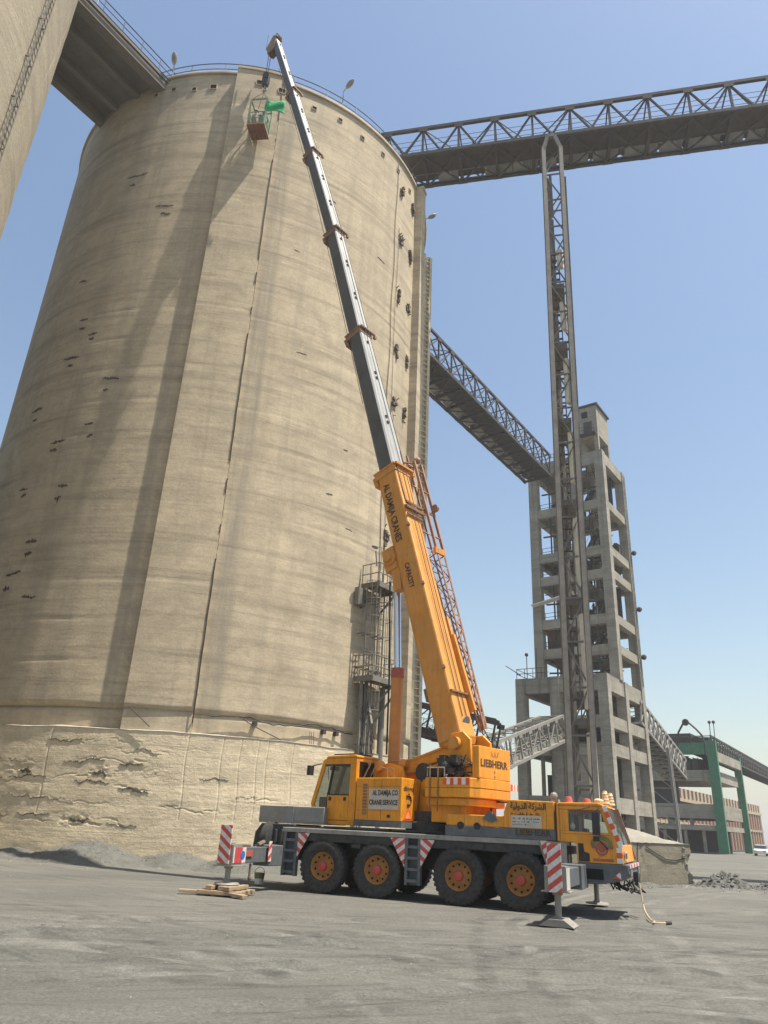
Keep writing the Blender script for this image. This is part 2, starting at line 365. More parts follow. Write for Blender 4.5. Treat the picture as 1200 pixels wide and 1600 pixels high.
def text_mb(body, right, up, origin, width, height, xf=I4, align='LEFT', thick=0.006):
    """lettering as mesh geometry, stretched to fit width x height, lying on a face with the given right/up directions"""
    cu = bpy.data.curves.new('lettering', 'FONT'); cu.body = body; cu.extrude = 0.0; cu.resolution_u = 2; cu.offset = 0.03
    ob = bpy.data.objects.new('lettering', cu); COL.objects.link(ob)
    bpy.context.view_layer.update()
    me = bpy.data.meshes.new_from_object(ob.evaluated_get(bpy.context.evaluated_depsgraph_get()))
    co = np.array([v.co[:] for v in me.vertices]).reshape(-1, 3)
    fs = [list(p.vertices) for p in me.polygons]
    bpy.data.objects.remove(ob); bpy.data.curves.remove(cu); bpy.data.meshes.remove(me)
    mb = MB(xf)
    if len(co) == 0: return mb
    mn, mx = co.min(0), co.max(0)
    sx = width / max(1e-6, mx[0] - mn[0]); sy = height / max(1e-6, mx[1] - mn[1])
    right = Vector(right).normalized(); up = Vector(up).normalized(); nrm = right.cross(up); o = Vector(origin)
    vs = [o + right * float((c[0] - mn[0]) * sx) + up * float((c[1] - mn[1]) * sy) + nrm * thick for c in co]
    return mb.add(vs, fs)

def grid_mesh(name, P, mats, parent=None, smooth=True, wrap=False, face_mat=None):
    """P: array (nu, nv, 3)"""
    nu, nv = P.shape[:2]
    me = bpy.data.meshes.new(name)
    idx = np.arange(nu * nv).reshape(nu, nv)
    a = idx if not wrap else np.vstack([idx, idx[:1]])
    q = np.stack([a[:-1, :-1], a[1:, :-1], a[1:, 1:], a[:-1, 1:]], -1).reshape(-1, 4)
    me.vertices.add(nu * nv); me.vertices.foreach_set('co', P.reshape(-1).astype(np.float32))
    me.loops.add(q.size); me.loops.foreach_set('vertex_index', q.reshape(-1).astype(np.int32))
    me.polygons.add(len(q)); me.polygons.foreach_set('loop_start', np.arange(0, q.size, 4, dtype=np.int32))
    try: me.polygons.foreach_set('loop_total', np.full(len(q), 4, dtype=np.int32))
    except Exception: pass
    if not isinstance(mats, (list, tuple)): mats = [mats]
    for m in mats: me.materials.append(m)
    if face_mat is not None: me.polygons.foreach_set('material_index', face_mat.reshape(-1).astype(np.int32))
    me.update(calc_edges=True); me.validate()
    me.polygons.foreach_set('use_smooth', [smooth] * len(me.polygons))
    o = bpy.data.objects.new(name, me); COL.objects.link(o)
    if parent: o.parent = parent
    return o

# value noise on arrays (pure numpy)
def vnoise2(x, y, seed=0):
    xi = np.floor(x).astype(np.int64); yi = np.floor(y).astype(np.int64); xf = x - xi; yf = y - yi
    def h(a, b):
        n = (a * 374761393 + b * 668265263 + seed * 1442695041) & 0xffffffff
        n = ((n ^ (n >> 13)) * 1274126177) & 0xffffffff
        return ((n ^ (n >> 16)) & 0xffff) / 65535.0
    u = xf * xf * (3 - 2 * xf); v = yf * yf * (3 - 2 * yf)
    return (h(xi, yi) * (1 - u) + h(xi + 1, yi) * u) * (1 - v) + (h(xi, yi + 1) * (1 - u) + h(xi + 1, yi + 1) * u) * v
def fbm(x, y, seed=0, oct=5):
    s = 0; a = 0.5; x = np.asarray(x, float) + 0 * np.asarray(y, float); y = np.asarray(y, float) + 0 * x
    for k in range(oct):
        s = s + a * vnoise2(x + 13.7 * k, y - 7.3 * k, seed + k * 17); a *= 0.5
        x, y = 2.03 * (0.83 * x - 0.5578 * y), 2.03 * (0.5578 * x + 0.83 * y)
    return s
# ------------------------------------------------------------------ ground
def ground_h(x, y):
    h = 0.05 * (fbm(x * 0.35, y * 0.5, 3, 4) - 0.5) + 0.05 * (fbm(x * 0.09, y * 0.22, 9, 3) - 0.5)
    # wheel ruts sweeping in shallow arcs across the yard
    for k, (cx, cy, rad, amp) in enumerate(((4, -60, 71.5, .045), (4, -60, 73.6, .045), (-22, 70, 57.5, .04), (-22, 70, 59.4, .04), (30, -40, 58, .04), (30, -40, 60.1, .04), (-8, -30, 42.0, .045), (-8, -30, 44.1, .045))):
        d = np.hypot(x - cx, y - cy) - rad + 0.5 * (fbm(x * .2, y * .2, 31 + k, 3) - .5)
        h = h - amp * np.exp(-(d / 0.22) ** 2) + 0.6 * amp * np.exp(-((np.abs(d) - 0.42) / 0.16) ** 2)
    # low bank of loose dust running along the silo foot
    d = np.hypot(x + 11.53, y - 46.59) - 14.3
    h = h + 0.12 * np.exp(-(d / 2.2) ** 2)
    far = np.clip((np.hypot(x, y) - 80) / 60, 0, 1)
    near = np.clip(np.hypot(x, y) / 4, 0, 1)
    return h * (1 - far) * near
_t = np.linspace(-1, 1, 680)
def _spread(c, s, ext):
    k = np.arcsinh(ext / s); return c + s * np.sinh(_t * k)
gx = _spread(2.0, 6.5, 2500.0); gy = _spread(17.0, 6.5, 2500.0)
GX, GY = np.meshgrid(gx, gy, indexing='ij')
ground_m = bpy.data.materials.new('crushed_rock_dust'); ground_m.use_nodes = True
def _ground_mat(m):
    nt = m.node_tree; n = nt.nodes; l = nt.links; b = n['Principled BSDF']
    tc = n.new('ShaderNodeTexCoord')
    def nz(scale3, scale, det=8, rough=.65, dist=0.0, rot=0.0):
        mp = n.new('ShaderNodeMapping'); mp.inputs['Scale'].default_value = scale3; mp.inputs['Rotation'].default_value = (0, 0, rot)
        l.new(tc.outputs['Object'], mp.inputs['Vector'])
        t = n.new('ShaderNodeTexNoise'); t.inputs['Scale'].default_value = scale; t.inputs['Detail'].default_value = det
        t.inputs['Roughness'].default_value = rough; t.inputs['Distortion'].default_value = dist
        l.new(mp.outputs[0], t.inputs['Vector']); return t.outputs[0]
    def ramp(v, a, bb, lo=0., hi=1.):
        r = n.new('ShaderNodeMapRange'); r.inputs[1].default_value = a; r.inputs[2].default_value = bb; r.inputs[3].default_value = lo; r.inputs[4].default_value = hi
        l.new(v, r.inputs[0]); return r.outputs[0]
    def mix(f, c1, c2, mode='MIX'):
        x = n.new('ShaderNodeMixRGB'); x.blend_type = mode
        if isinstance(f, float): x.inputs[0].default_value = f
        else: l.new(f, x.inputs[0])
        for i, c in ((1, c1), (2, c2)):
            if isinstance(c, tuple): x.inputs[i].default_value = (*c, 1)
            else: l.new(c, x.inputs[i])
        return x.outputs[0]
    big = nz((.10, .16, 1), 1.0, 6, .6, .8)
    mid = nz((.9, 1.4, 1), 1.0, 9, .68, .7)
    ta = nz((.16, 1.15, 1), 1.0, 9, .72, 1.0, .10)
    tb = nz((.20, 1.9, 1), 1.0, 9, .72, 1.3, -.42)
    tc_ = nz((.22, 1.5, 1), 1.0, 9, .72, 1.2, .62)
    grit = nz((1, 1, 1), 21.0, 10, .8)
    peb = nz((1, 1, 1), 75.0, 4, .6)
    patch = nz((.28, .8, 1), 1.0, 9, .7, 1.2)
    c = mix(ramp(big, .36, .64), (0.178, 0.171, 0.148), (0.132, 0.129, 0.114))
    c = mix(ramp(ta, .50, .72, 0, .40), c, (0.225, 0.217, 0.19))
    c = mix(ramp(tb, .54, .72, 0, .30), c, (0.10, 0.10, 0.092))
    c = mix(ramp(mid, .54, .76, 0, .40), c, (0.10, 0.10, 0.093))
    c = mix(ramp(patch, .62, .70, 0, .35), c, (0.31, 0.30, 0.268))
    def arcs(cx, cy, rr, seed_):
        """fine scratches running along circles about (cx, cy): wheels and blades that swept the dust"""
        so = n.new('ShaderNodeVectorMath'); so.operation = 'SUBTRACT'; so.inputs[1].default_value = (cx, cy, 0); l.new(tc.outputs['Object'], so.inputs[0])
        ln = n.new('ShaderNodeVectorMath'); ln.operation = 'LENGTH'; l.new(so.outputs[0], ln.inputs[0])
        sx = n.new('ShaderNodeSeparateXYZ'); l.new(so.outputs[0], sx.inputs[0])
        an = n.new('ShaderNodeMath'); an.operation = 'ARCTAN2'; l.new(sx.outputs['Y'], an.inputs[0]); l.new(sx.outputs['X'], an.inputs[1])
        am = n.new('ShaderNodeMath'); am.operation = 'MULTIPLY'; am.inputs[1].default_value = rr * .28; l.new(an.outputs[0], am.inputs[0])
        dm = n.new('ShaderNodeMath'); dm.operation = 'MULTIPLY'; dm.inputs[1].default_value = 4.2; l.new(ln.outputs['Value'], dm.inputs[0])
        cb = n.new('ShaderNodeCombineXYZ'); l.new(dm.outputs[0], cb.inputs[0]); l.new(am.outputs[0], cb.inputs[1]); cb.inputs[2].default_value = seed_
        t = n.new('ShaderNodeTexNoise'); t.inputs['Scale'].default_value = 1.0; t.inputs['Detail'].default_value = 7; t.inputs['Roughness'].default_value = .68; t.inputs['Distortion'].default_value = .35
        l.new(cb.outputs[0], t.inputs['Vector']); return t.outputs[0]
    arcv = []
    for k, (cx, cy, rr) in enumerate(((4, -60, 75), (-22, 70, 57), (30, -40, 59), (14, 58, 47))):
        v = arcs(cx, cy, rr, k * 3.1); arcv.append(v)
        mk = ramp(nz((.13, .16, 1), 1.0, 3, .5, .4, k * .9 + .3), .45, .58, 0, 1)
        for lo, hi, amt, colr in ((.54, .64, .62, (0.088, 0.088, 0.081)), (.36, .28, .55, (0.26, 0.252, 0.222))):
            q = n.new('ShaderNodeMath'); q.operation = 'MULTIPLY'; l.new(ramp(v, lo, hi, 0, amt), q.inputs[0]); l.new(mk, q.inputs[1]); c = mix(q.outputs[0], c, colr)
    # tyre tracks: broken arcs of disturbed grit where trucks have turned
    sp_ = n.new('ShaderNodeSeparateXYZ'); l.new(tc.outputs['Object'], sp_.inputs[0])
    wob = nz((.22, .22, 1), 1.0, 4, .6); brk = nz((.5, .5, 1), 1.0, 7, .7, .5); trd = nz((3.2, 3.2, 1), 1.0, 3, .5)
    def math_(op, a, bb=None, k=None):
        q = n.new('ShaderNodeMath'); q.operation = op
        (l.new(a, q.inputs[0]) if not isinstance(a, float) else setattr(q.inputs[0], 'default_value', a))
        if bb is not None: (l.new(bb, q.inputs[1]) if not isinstance(bb, float) else setattr(q.inputs[1], 'default_value', bb))
        return q.outputs[0]
    rk = random.Random(14); tracks = []
    for (cx, cy, rad) in ((4, -60, 71.5), (-22, 70, 57.5), (30, -40, 58.0), (-8, -30, 42.0), (14, 58, 47.0), (-30, -6, 34.0), (34, 10, 30.0), (0, -90, 105.5)):
        for o in (0, .34, 2.05, 2.38, -.62, 2.9):
            tracks.append((cx, cy, rad + o + rk.uniform(-.1, .1), rk.uniform(.10, .19), rk.uniform(.25, .55), rk.random() < .6))
    for cx, cy, rad, wd, amt, dk in tracks:
        vd = n.new('ShaderNodeVectorMath'); vd.operation = 'DISTANCE'; vd.inputs[1].default_value = (cx, cy, 0); l.new(tc.outputs['Object'], vd.inputs[0])
        d = math_('ABSOLUTE', math_('ADD', math_('SUBTRACT', vd.outputs['Value'], float(rad)), math_('MULTIPLY', wob, 1.2)))
        m_ = math_('MULTIPLY', ramp(d, wd, wd * .55, 0, amt), ramp(brk, .42, .60, 0, 1))
        m_ = math_('MULTIPLY', m_, ramp(trd, .35, .62, .35, 1))
        c = mix(m_, c, (0.058, 0.059, 0.055) if dk else (0.29, 0.28, 0.25))
    c = mix(1.0, c, ramp(grit, .30, .70, .60, 1.40), 'MULTIPLY')
    c = mix(1.0, c, ramp(peb, .3, .7, .80, 1.2), 'MULTIPLY')
    l.new(c, b.inputs['Base Color']); b.inputs['Roughness'].default_value = 0.97; b.inputs['Specular IOR Level'].default_value = 0.12
    acc = None
    for v, k in ((grit, .6), (ta, .9), (tb, .9), (mid, 1.2), (peb, .16), (arcv[0], 1.1), (arcv[1], 1.1), (arcv[2], 1.0)):
        q = n.new('ShaderNodeMath'); q.operation = 'MULTIPLY'; q.inputs[1].default_value = k; l.new(v, q.inputs[0])
        if acc is None: acc = q.outputs[0]
        else:
            w = n.new('ShaderNodeMath'); w.operation = 'ADD'; l.new(acc, w.inputs[0]); l.new(q.outputs[0], w.inputs[1]); acc = w.outputs[0]
    bp = n.new('ShaderNodeBump'); bp.inputs['Strength'].default_value = .9; bp.inputs['Distance'].default_value = .055
    l.new(acc, bp.inputs['Height']); l.new(bp.outputs[0], b.inputs['Normal'])
_ground_mat(ground_m)
gz = ground_h(GX, GY)
ground = grid_mesh('ground', np.stack([GX, GY, gz], -1), ground_m)
tag(ground, kind='structure')

# loose stones scattered over the yard
def _stone(mb, x, y, r):
    st = random.getstate()
    a = random.uniform(0, 6.28); f = [random.uniform(.6, 1.2) for _ in range(6)]
    ca, sa = math.cos(a), math.sin(a)
    pts = [(f[0], 0, 0), (0, f[1], 0), (-f[2], 0, 0), (0, -f[3], 0), (0, 0, .7 * f[4]), (0, 0, -.4)]
    v = [(x + r * (p[0] * ca - p[1] * sa), y + r * (p[0] * sa + p[1] * ca), r * p[2]) for p in pts]
    mb.add(v, [(0, 1, 4), (1, 2, 4), (2, 3, 4), (3, 0, 4), (1, 0, 5), (2, 1, 5), (3, 2, 5), (0, 3, 5)])
stone_m = mat('pale_stone', (0.22, 0.21, 0.185), 0.95, var=0.35, scale=3)
sm = MB()
for _ in range(2600):
    d = 4 + 30 * random.random() ** 1.3; a = R(random.uniform(-42, 42))
    _stone(sm, d * math.sin(a), d * math.cos(a), random.choice((.006, .008, .010, .012, .014, .020)))
for _ in range(500):
    _stone(sm, random.gauss(15, 2.2), random.gauss(34.3, .8), random.uniform(.02, .07))
for _ in range(900):
    a = R(random.uniform(-125, -60)); rr = 14.4 + abs(random.gauss(0, 1.3))
    _stone(sm, -11.53 + rr * math.cos(a), 46.59 + rr * math.sin(a), random.choice((.02, .03, .03, .04, .06, .09)))
sob = sm.build('gravel', stone_m); tag(sob, kind='stuff', label='loose pale stones scattered over the dusty yard', cat='gravel')

# ------------------------------------------------------------------ main silo
def stain_columns(m, cols, colr):
    """long run-off stains at fixed bearings round the wall, under joints and ports"""
    nt = m.node_tree; n = nt.nodes; l = nt.links; b = n['Principled BSDF']
    prev = b.inputs['Base Color'].links[0].from_socket
    tc = n.new('ShaderNodeTexCoord'); sp_ = n.new('ShaderNodeSeparateXYZ'); l.new(tc.outputs['Object'], sp_.inputs[0])
    at = n.new('ShaderNodeMath'); at.operation = 'ARCTAN2'; l.new(sp_.outputs['Y'], at.inputs[0]); l.new(sp_.outputs['X'], at.inputs[1])
    mp = n.new('ShaderNodeMapping'); mp.inputs['Scale'].default_value = (2.2, 2.2, .12); l.new(tc.outputs['Object'], mp.inputs['Vector'])
    nz = n.new('ShaderNodeTexNoise'); nz.inputs['Scale'].default_value = 1.0; nz.inputs['Detail'].default_value = 8; nz.inputs['Roughness'].default_value = .7; l.new(mp.outputs[0], nz.inputs['Vector'])
    mr = n.new('ShaderNodeMapRange'); mr.inputs[1].default_value = .34; mr.inputs[2].default_value = .66; mr.inputs[3].default_value = .15; mr.inputs[4].default_value = 1.0; l.new(nz.outputs[0], mr.inputs[0])
    for deg, wd, amt in cols:
        d = n.new('ShaderNodeMath'); d.operation = 'SUBTRACT'; d.inputs[1].default_value = R(deg); l.new(at.outputs[0], d.inputs[0])
        ab = n.new('ShaderNodeMath'); ab.operation = 'ABSOLUTE'; l.new(d.outputs[0], ab.inputs[0])
        r2 = n.new('ShaderNodeMapRange'); r2.inputs[1].default_value = R(wd); r2.inputs[2].default_value = R(wd * .55); r2.inputs[3].default_value = 0; r2.inputs[4].default_value = amt; l.new(ab.outputs[0], r2.inputs[0])
        mu = n.new('ShaderNodeMath'); mu.operation = 'MULTIPLY'; l.new(r2.outputs[0], mu.inputs[0]); l.new(mr.outputs[0], mu.inputs[1])
        mx = n.new('ShaderNodeMixRGB'); mx.inputs[2].default_value = (*colr, 1); l.new(mu.outputs[0], mx.inputs[0]); l.new(prev, mx.inputs[1]); prev = mx.outputs[0]
    l.new(prev, b.inputs['Base Color'])
stain_columns(M['silo'], ((-72.4, 2.6, .75), (-90.8, 1.4, .5), (-64, 1.2, .3), (-103, 3.5, .4), (-52, 1.5, .25), (-38, 1.6, .35), (-28, 3.0, .3), (-110, 4, .3)), (.235, .212, .168))
SC = Vector((-11.53, 46.59, 0)); SR = 13.78; SH = 46.39
def cyl_pt(th, r, z): return (r * math.cos(R(th)), r * math.sin(R(th)), z)
BUTTRESS = ((-87.0, -75.0, 0.50), (-22.0, -18.6, 0.55), (33.0, 45.0, 0.45), (95.0, 107.0, 0.45), (153.0, 165.0, 0.45))
def silo_radius(th):
    r = np.zeros_like(th)
    for a, b, s in BUTTRESS:
        r = np.where((th > a) & (th < b), s, r)
    return r
th = np.concatenate([np.linspace(-180, -135, 60, endpoint=False), np.linspace(-135, 0, 560, endpoint=False), np.linspace(0, 180, 200, endpoint=False)])
edges = []
for a, b, s in BUTTRESS: edges += [a - .004, a + .004, b - .004, b + .004]
th = np.unique(np.concatenate([th, edges]))
silo = empty('concrete_silo', SC)
tag(silo, 'tall tan concrete silo with stained banded wall, dark shadow streaks and railed top', 'silo')
zz = np.concatenate([np.arange(5.0, 7.0, .05), np.arange(7.0, SH, .1), [SH]])
TH, ZZ = np.meshgrid(th, zz, indexing='ij')
arc = TH * math.pi / 180 * SR
rad = SR + silo_radius(TH)
rad = rad + .012 * (fbm(arc * .08, ZZ * .7, 5, 3) - .5) + .05 * (fbm(arc * .2, ZZ * .15, 8, 2) - .5)
# horizontal construction joint groove just above the plinth
gz0 = 5.98 + .10 * (fbm(arc * .25, arc * 0, 14, 4) - .5)
rad = rad - .16 * np.exp(-((ZZ - gz0) / .10) ** 2) * np.clip(2.2 * fbm(arc * .3, arc * 0 + 3, 15, 3) - .3, .25, 1)
rad = rad - np.where(ZZ < gz0, .10, 0)
# local spalls and cracked casting joints
CR = [(-116, 27.4, 4, .13), (-117, 24.9, 5, .14), (-112, 26.2, 3, .1), (-107, 20.3, 3, .1), (-114.5, 19.5, 4, .14), (-115, 13.9, 4, .14), (-118, 12.3, 5, .12), (-110, 16.8, 3, .1),
      (-120, 30.5, 3, .1), (-104, 23, 4, .06), (-51.6, 18, 2, .1), (-45.4, 16.4, 2.2, .12), (-48, 21, 2, .08), (-62, 26, 2.5, .07), (-66, 33, 2, .07), (-112, 11, 4, .12), (-122, 17, 3, .12), (-125, 22, 4, .12), (-100, 35, 5, .05), (-110, 38, 6, .06), (-58, 38, 3, .05), (-40, 36, 4, .05)]
# the wavy day-joints of the slip form, heavier on the shaded side
for k in range(20):
    z0 = 8 + k * 1.95
    zc = z0 + .35 * (fbm(arc * .12, arc * 0 + k, 40 + k, 4) - .5)
    msk = np.clip(3.2 * fbm(arc * .16, arc * 0 + k * 3.3, 70 + k, 3) - 1.35, 0, 1)
    rad = rad - .03 * msk * np.exp(-((ZZ - zc) / .055) ** 2)
P = np.stack([rad * np.cos(np.radians(TH)), rad * np.sin(np.radians(TH)), ZZ], -1)
w = grid_mesh('wall', P, M['silo'], silo, wrap=True); w.data.set_sharp_from_angle(angle=R(50))
# plinth with ragged cracked facing
zp = np.concatenate([np.arange(-.3, 5.06, .026), [5.06]])
thp = np.concatenate([np.linspace(-180, -128, 60, endpoint=False), np.linspace(-128, -40, 900, endpoint=False), np.linspace(-40, 180, 260, endpoint=False), [-22.004, -21.996, -18.604, -18.596, -87.004, -86.996, -75.004, -74.996]])
thp = np.unique(thp)
TH2, ZP = np.meshgrid(thp, zp, indexing='ij'); arc2 = TH2 * math.pi / 180 * SR
bp_ = silo_radius(TH2)
rp = SR + .42 + np.where((TH2 > -22) & (TH2 < -18.6), .3, 0) + .08 * (fbm(arc2 * .3, ZP * .6, 51, 4) - .5) + .035 * (fbm(arc2 * 1.1, ZP * 1.6, 52, 4) - .5)
for k, (t0, z0, w_, a) in enumerate([(-110, 3.75, 9, .09), (-88, 3.7, 6, .07), (-102, 3.05, 14, .11), (-84, 2.75, 6, .10), (-98, 2.2, 16, .055), (-74, 2.15, 6, .05), (-116, 1.75, 6, .14), (-106, 1.5, 5, .12), (-96, 1.5, 5, .08), (-90, 1.45, 2.6, .15), (-82, 4.25, 6, .05), (-72, 4.35, 4, .06), (-90, 4.6, 8, .06), (-70, 3.3, 7, .05), (-64, 2.6, 6, .04), (-84, 1.35, 7, .06)]):
    jag = np.abs(fbm(arc2 * 1.1, arc2 * 0 + z0 * 9 + k, 161 + k, 5) - .5)
    zc = z0 + .7 * (fbm(arc2 * .33, arc2 * 0 + z0 * 9 + k, 61 + k, 4) - .5) + .55 * jag - .08 + .05 * np.sign(vnoise2(arc2 * 1.9, arc2 * 0 + k, 171 + k) - .5)
    win = np.exp(-((TH2 - t0) / w_) ** 6) * np.clip(3.4 * fbm(arc2 * .55, arc2 * 0 + k * 2.7, 91 + k, 3) - 1.0, 0, 1)
    wd = .012 + .045 * np.clip(fbm(arc2 * 1.1, arc2 * 0 + k * 3, 95, 4) - .25, 0, 1)
    rp = rp - .55 * a * win * np.exp(-((ZP - zc) / wd) ** 2) + .10 * a * win * np.clip(fbm(arc2 * .9, arc2 * 0 + 5 + k, 97, 3) * 2 - .6, 0, 1) * np.exp(-((ZP - zc - .09) / .07) ** 2)
for t0, z0, a in ((-104, 3.35, .10), (-88, 3.35, .09), (-92, 1.45, .12), (-114, 1.6, .1), (-80, 3.4, .06)):
    win = np.exp(-(((TH2 - t0) / 2.6) ** 2 + ((ZP - z0) / .22) ** 2))
    rp = rp - .5 * a * win * np.clip(fbm(arc2 * 5, ZP * 9, 77, 4) * 2.4 - .7, 0, 1)
# vertical formwork joints
for t0 in (-75.2, -66.0, -69.2, -61.0, -62.8, -56.0, -98.6):
    rp = rp - .03 * np.exp(-(((TH2 - t0) + .15 * np.sin(ZP * 2)) / .10) ** 2) * (ZP > 1.6)
topz = ZP + np.where(ZP > 4.9, .09 * (fbm(arc2 * .8, arc2 * 0, 33, 4) - .5), 0)
P2 = np.stack([rp * np.cos(np.radians(TH2)), rp * np.sin(np.radians(TH2)), topz], -1)
pl = grid_mesh('plinth', P2, M['plinth'], silo, wrap=True)
# ledge on top of the plinth, thick with settled dust
rr = np.linspace(0, 1, 9)
TH3, RR = np.meshgrid(thp, rr, indexing='ij'); arc3 = TH3 * math.pi / 180 * SR
inner = SR - .25 + silo_radius(TH3) * .9
outer = np.repeat(rp[:, -1:], 9, 1) + .03; ztop = np.repeat(topz[:, -1:], 9, 1)
hump = (.03 + .16 * fbm(arc3 * .9, arc3 * 0, 35, 4)) * np.sin(np.clip(RR, 0, 1) * math.pi * .5)
zl = ztop - .015 - .10 * (RR == 0) * 0 + .12 * (1 - RR) ** .7 * (.2 + 1.2 * fbm(arc3 * .7, arc3 * 0, 36, 4)) + .012
rl = outer + (inner - outer) * (1 - RR) if False else inner + (outer - inner) * RR
P3 = np.stack([rl * np.cos(np.radians(TH3)), rl * np.sin(np.radians(TH3)), zl], -1)
grid_mesh('dust_ledge', P3, M['dustcap'], silo, wrap=True)
# roof slab with a drip lip
mb = MB()
ths = np.linspace(-180, 180, 181)[:-1]
prof = []
mb.lathe([(0.01, SH + .14), (SR + .12, SH + .14), (SR + .16, SH + .02), (SR + .14, SH - .10), (SR - .3, SH - .12)], (0, 0, 0), 'z', 160)
mb.build('roof_slab', M['silo'], silo, smooth=True)
for a, b, s in BUTTRESS:    # buttress heads carry the slab lip outward
    mb = MB(); poly = [cyl_pt(a + (b - a) * k / 8, SR + s + .08, 0)[:2] for k in range(9)] + [cyl_pt(b - (b - a) * k / 8, SR - .3, 0)[:2] for k in range(9)]
    mb.prism(poly, 'z', SH - .07, SH + .12); mb.build('buttress_cap', M['silo'], silo)
# handrail
mb = MB(); nR = 150
ring = [cyl_pt(360 * k / nR, SR - .12, 0) for k in range(nR)]
for z, r in ((SH + 1.12, .035), (SH + .62, .028)):
    for k in range(nR):
        p = ring[k]; q = ring[(k + 1) % nR]; mb.tube((p[0], p[1], z), (q[0], q[1], z), r, 6)
for k in range(0, nR, 4):
    p = ring[k]; mb.tube((p[0], p[1], SH + .1), (p[0], p[1], SH + 1.12), .03, 6)
mb.build('handrail', M['rail'], silo)
# small square ports under the rim
def radial_mb(thd, r, z):
    c = cyl_pt(thd, r, z); return MB(Matrix.Translation(c) @ Matrix.Rotation(R(thd - 90), 4, 'Z') )   # local y points outward, x along the wall
for i, t in enumerate((-109.9, -104.6, -98.5, -93.3, -80.9, -75.8 + .6, -65.8, -57.9, -50.2, -42.0, -34.5, -27.0)):
    z0 = 45.1 + .15 * math.sin(i * 2.1); s = .34 if -95 < t < -74 else .24
    off = 0.50 if -87 < t < -75 else 0
    mb = radial_mb(t, SR + off, z0); mb.m = 0
    for (a, b, c, d) in ((-s, s, -s * .85, -s * .7), (-s, s, s * .7, s * .85), (-s, -s * .85, -s * .7, s * .7), (s * .85, s, -s * .7, s * .7)):
        mb.bx(a * .7, b * .7, -.1, .06, c * .8, d * .8)
    mb.m = 1; mb.bx(-s * .6, s * .6, -.08, .025, -s * .56, s * .56)
    mb.build('vent', [M['silo'], M['hole']], silo)
# tendon anchor pockets with tangled steel beside the right-hand buttress
rnd = random.Random(3)
for z0 in (43.7, 39.2, 34.7, 30.2, 26.0, 21.6, 17.3):
    for t in (-31.5, -24.8):
        mb = radial_mb(t + rnd.uniform(-.4, .4), SR, z0 + rnd.uniform(-.15, .15)); mb.m = 0
        for _ in range(14):
            x, z = rnd.gauss(0, .13), rnd.gauss(0, .26); L = rnd.uniform(.12, .32)
            a = rnd.uniform(-.9, .9)
            mb.beam((x, -.05, z), (x + .25 * math.sin(a) * L, L * .55, z + rnd.uniform(-.35, .2)), .055, .04)
        for _ in range(7):
            x, z = rnd.gauss(0, .11), rnd.gauss(0, .24)
            mb.bx(x - .1, x + .1, -.05, rnd.uniform(.06, .2), z - .09, z + .09)
        mb.build('anchor_bracket', M['steelrust'], silo)
# down-conductors and the cable in the joint
def wall_line(pts, r, name, m, off=.05):
    mb = MB(); mb.path([cyl_pt(t, SR + off + (0.50 if -87 <= t <= -75 else 0), z) for t, z in pts], r, 5); return mb.build(name, m, silo)
wall_line([(-34.6 + .25 * math.sin(z * .9), z) for z in np.arange(9, SH, .8)], .022, 'conductor_cable', M['wire'])
wall_line([(-32.7 + .2 * math.sin(z * .5 + 1), z) for z in np.arange(9, SH - 6, .8)], .014, 'conductor_cable', M['wire'])
wall_line([(-75.03 + 0.05 * math.sin(z * .5) + .03 * math.sin(z * 2.9), z) for z in np.arange(5.3, SH, .35)], .03, 'joint_cable', M['wire'], .50 - .47)
rl_ = random.Random(5)
wall_line([(t, 5.95 + .12 * math.sin(t * .35) - .10 * rl_.random()) for t in np.arange(-72, -40, 1.2)], .03, 'wall_cable', M['wire'], .1)
wall_line([(-66 + k * .9, 5.9 - .9 * (k / 11) ** .8) for k in range(12)], .022, 'wall_cable', M['wire'], .12)
wall_line([(-86 + k * .5, 6.0 - .8 * (k / 8)) for k in range(9)], .022, 'wall_cable', M['wire'], .08)
for t in (-63.5, -48.5, -45.2):
    mb = radial_mb(t, SR, 5.75); mb.bx(-.09, .09, -.1, .12, -.1, .1); mb.build('junction_box', M['steel'], silo)
for t in (-52.2, -51.8, -51.3):
    mb = radial_mb(t, SR, 5.3); mb.tube((0, .25, -.3), (.03, .22, .35), .014, 5); mb.build('rebar_stub', M['steelrust'], silo)

# ragged open cracks and flaked casting joints
M['crack'] = mat('crack_shadow_strip', (0.085, 0.07, 0.052), 0.95, var=0.35, scale=6)  # dark brown painted for the shade inside cracks
rc = random.Random(31)
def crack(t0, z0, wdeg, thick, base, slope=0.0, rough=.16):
    """a torn strip lying a few millimetres proud of the wall: the shade inside the opening painted as dark brown"""
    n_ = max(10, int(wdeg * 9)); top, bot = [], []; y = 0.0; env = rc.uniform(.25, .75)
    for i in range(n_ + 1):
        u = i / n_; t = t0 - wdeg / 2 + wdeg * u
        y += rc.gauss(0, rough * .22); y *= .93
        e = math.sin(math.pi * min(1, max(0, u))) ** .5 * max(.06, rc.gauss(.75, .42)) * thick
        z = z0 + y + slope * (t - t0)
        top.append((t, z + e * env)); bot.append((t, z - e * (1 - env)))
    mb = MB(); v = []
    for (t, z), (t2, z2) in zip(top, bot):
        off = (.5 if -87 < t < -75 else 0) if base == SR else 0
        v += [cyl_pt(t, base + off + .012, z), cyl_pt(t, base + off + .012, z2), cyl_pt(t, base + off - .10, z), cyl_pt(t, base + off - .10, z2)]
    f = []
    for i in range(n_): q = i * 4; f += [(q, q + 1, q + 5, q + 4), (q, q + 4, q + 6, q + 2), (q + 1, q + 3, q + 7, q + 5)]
    mb.add(v, f); return mb.build('crack', M['crack'], silo)
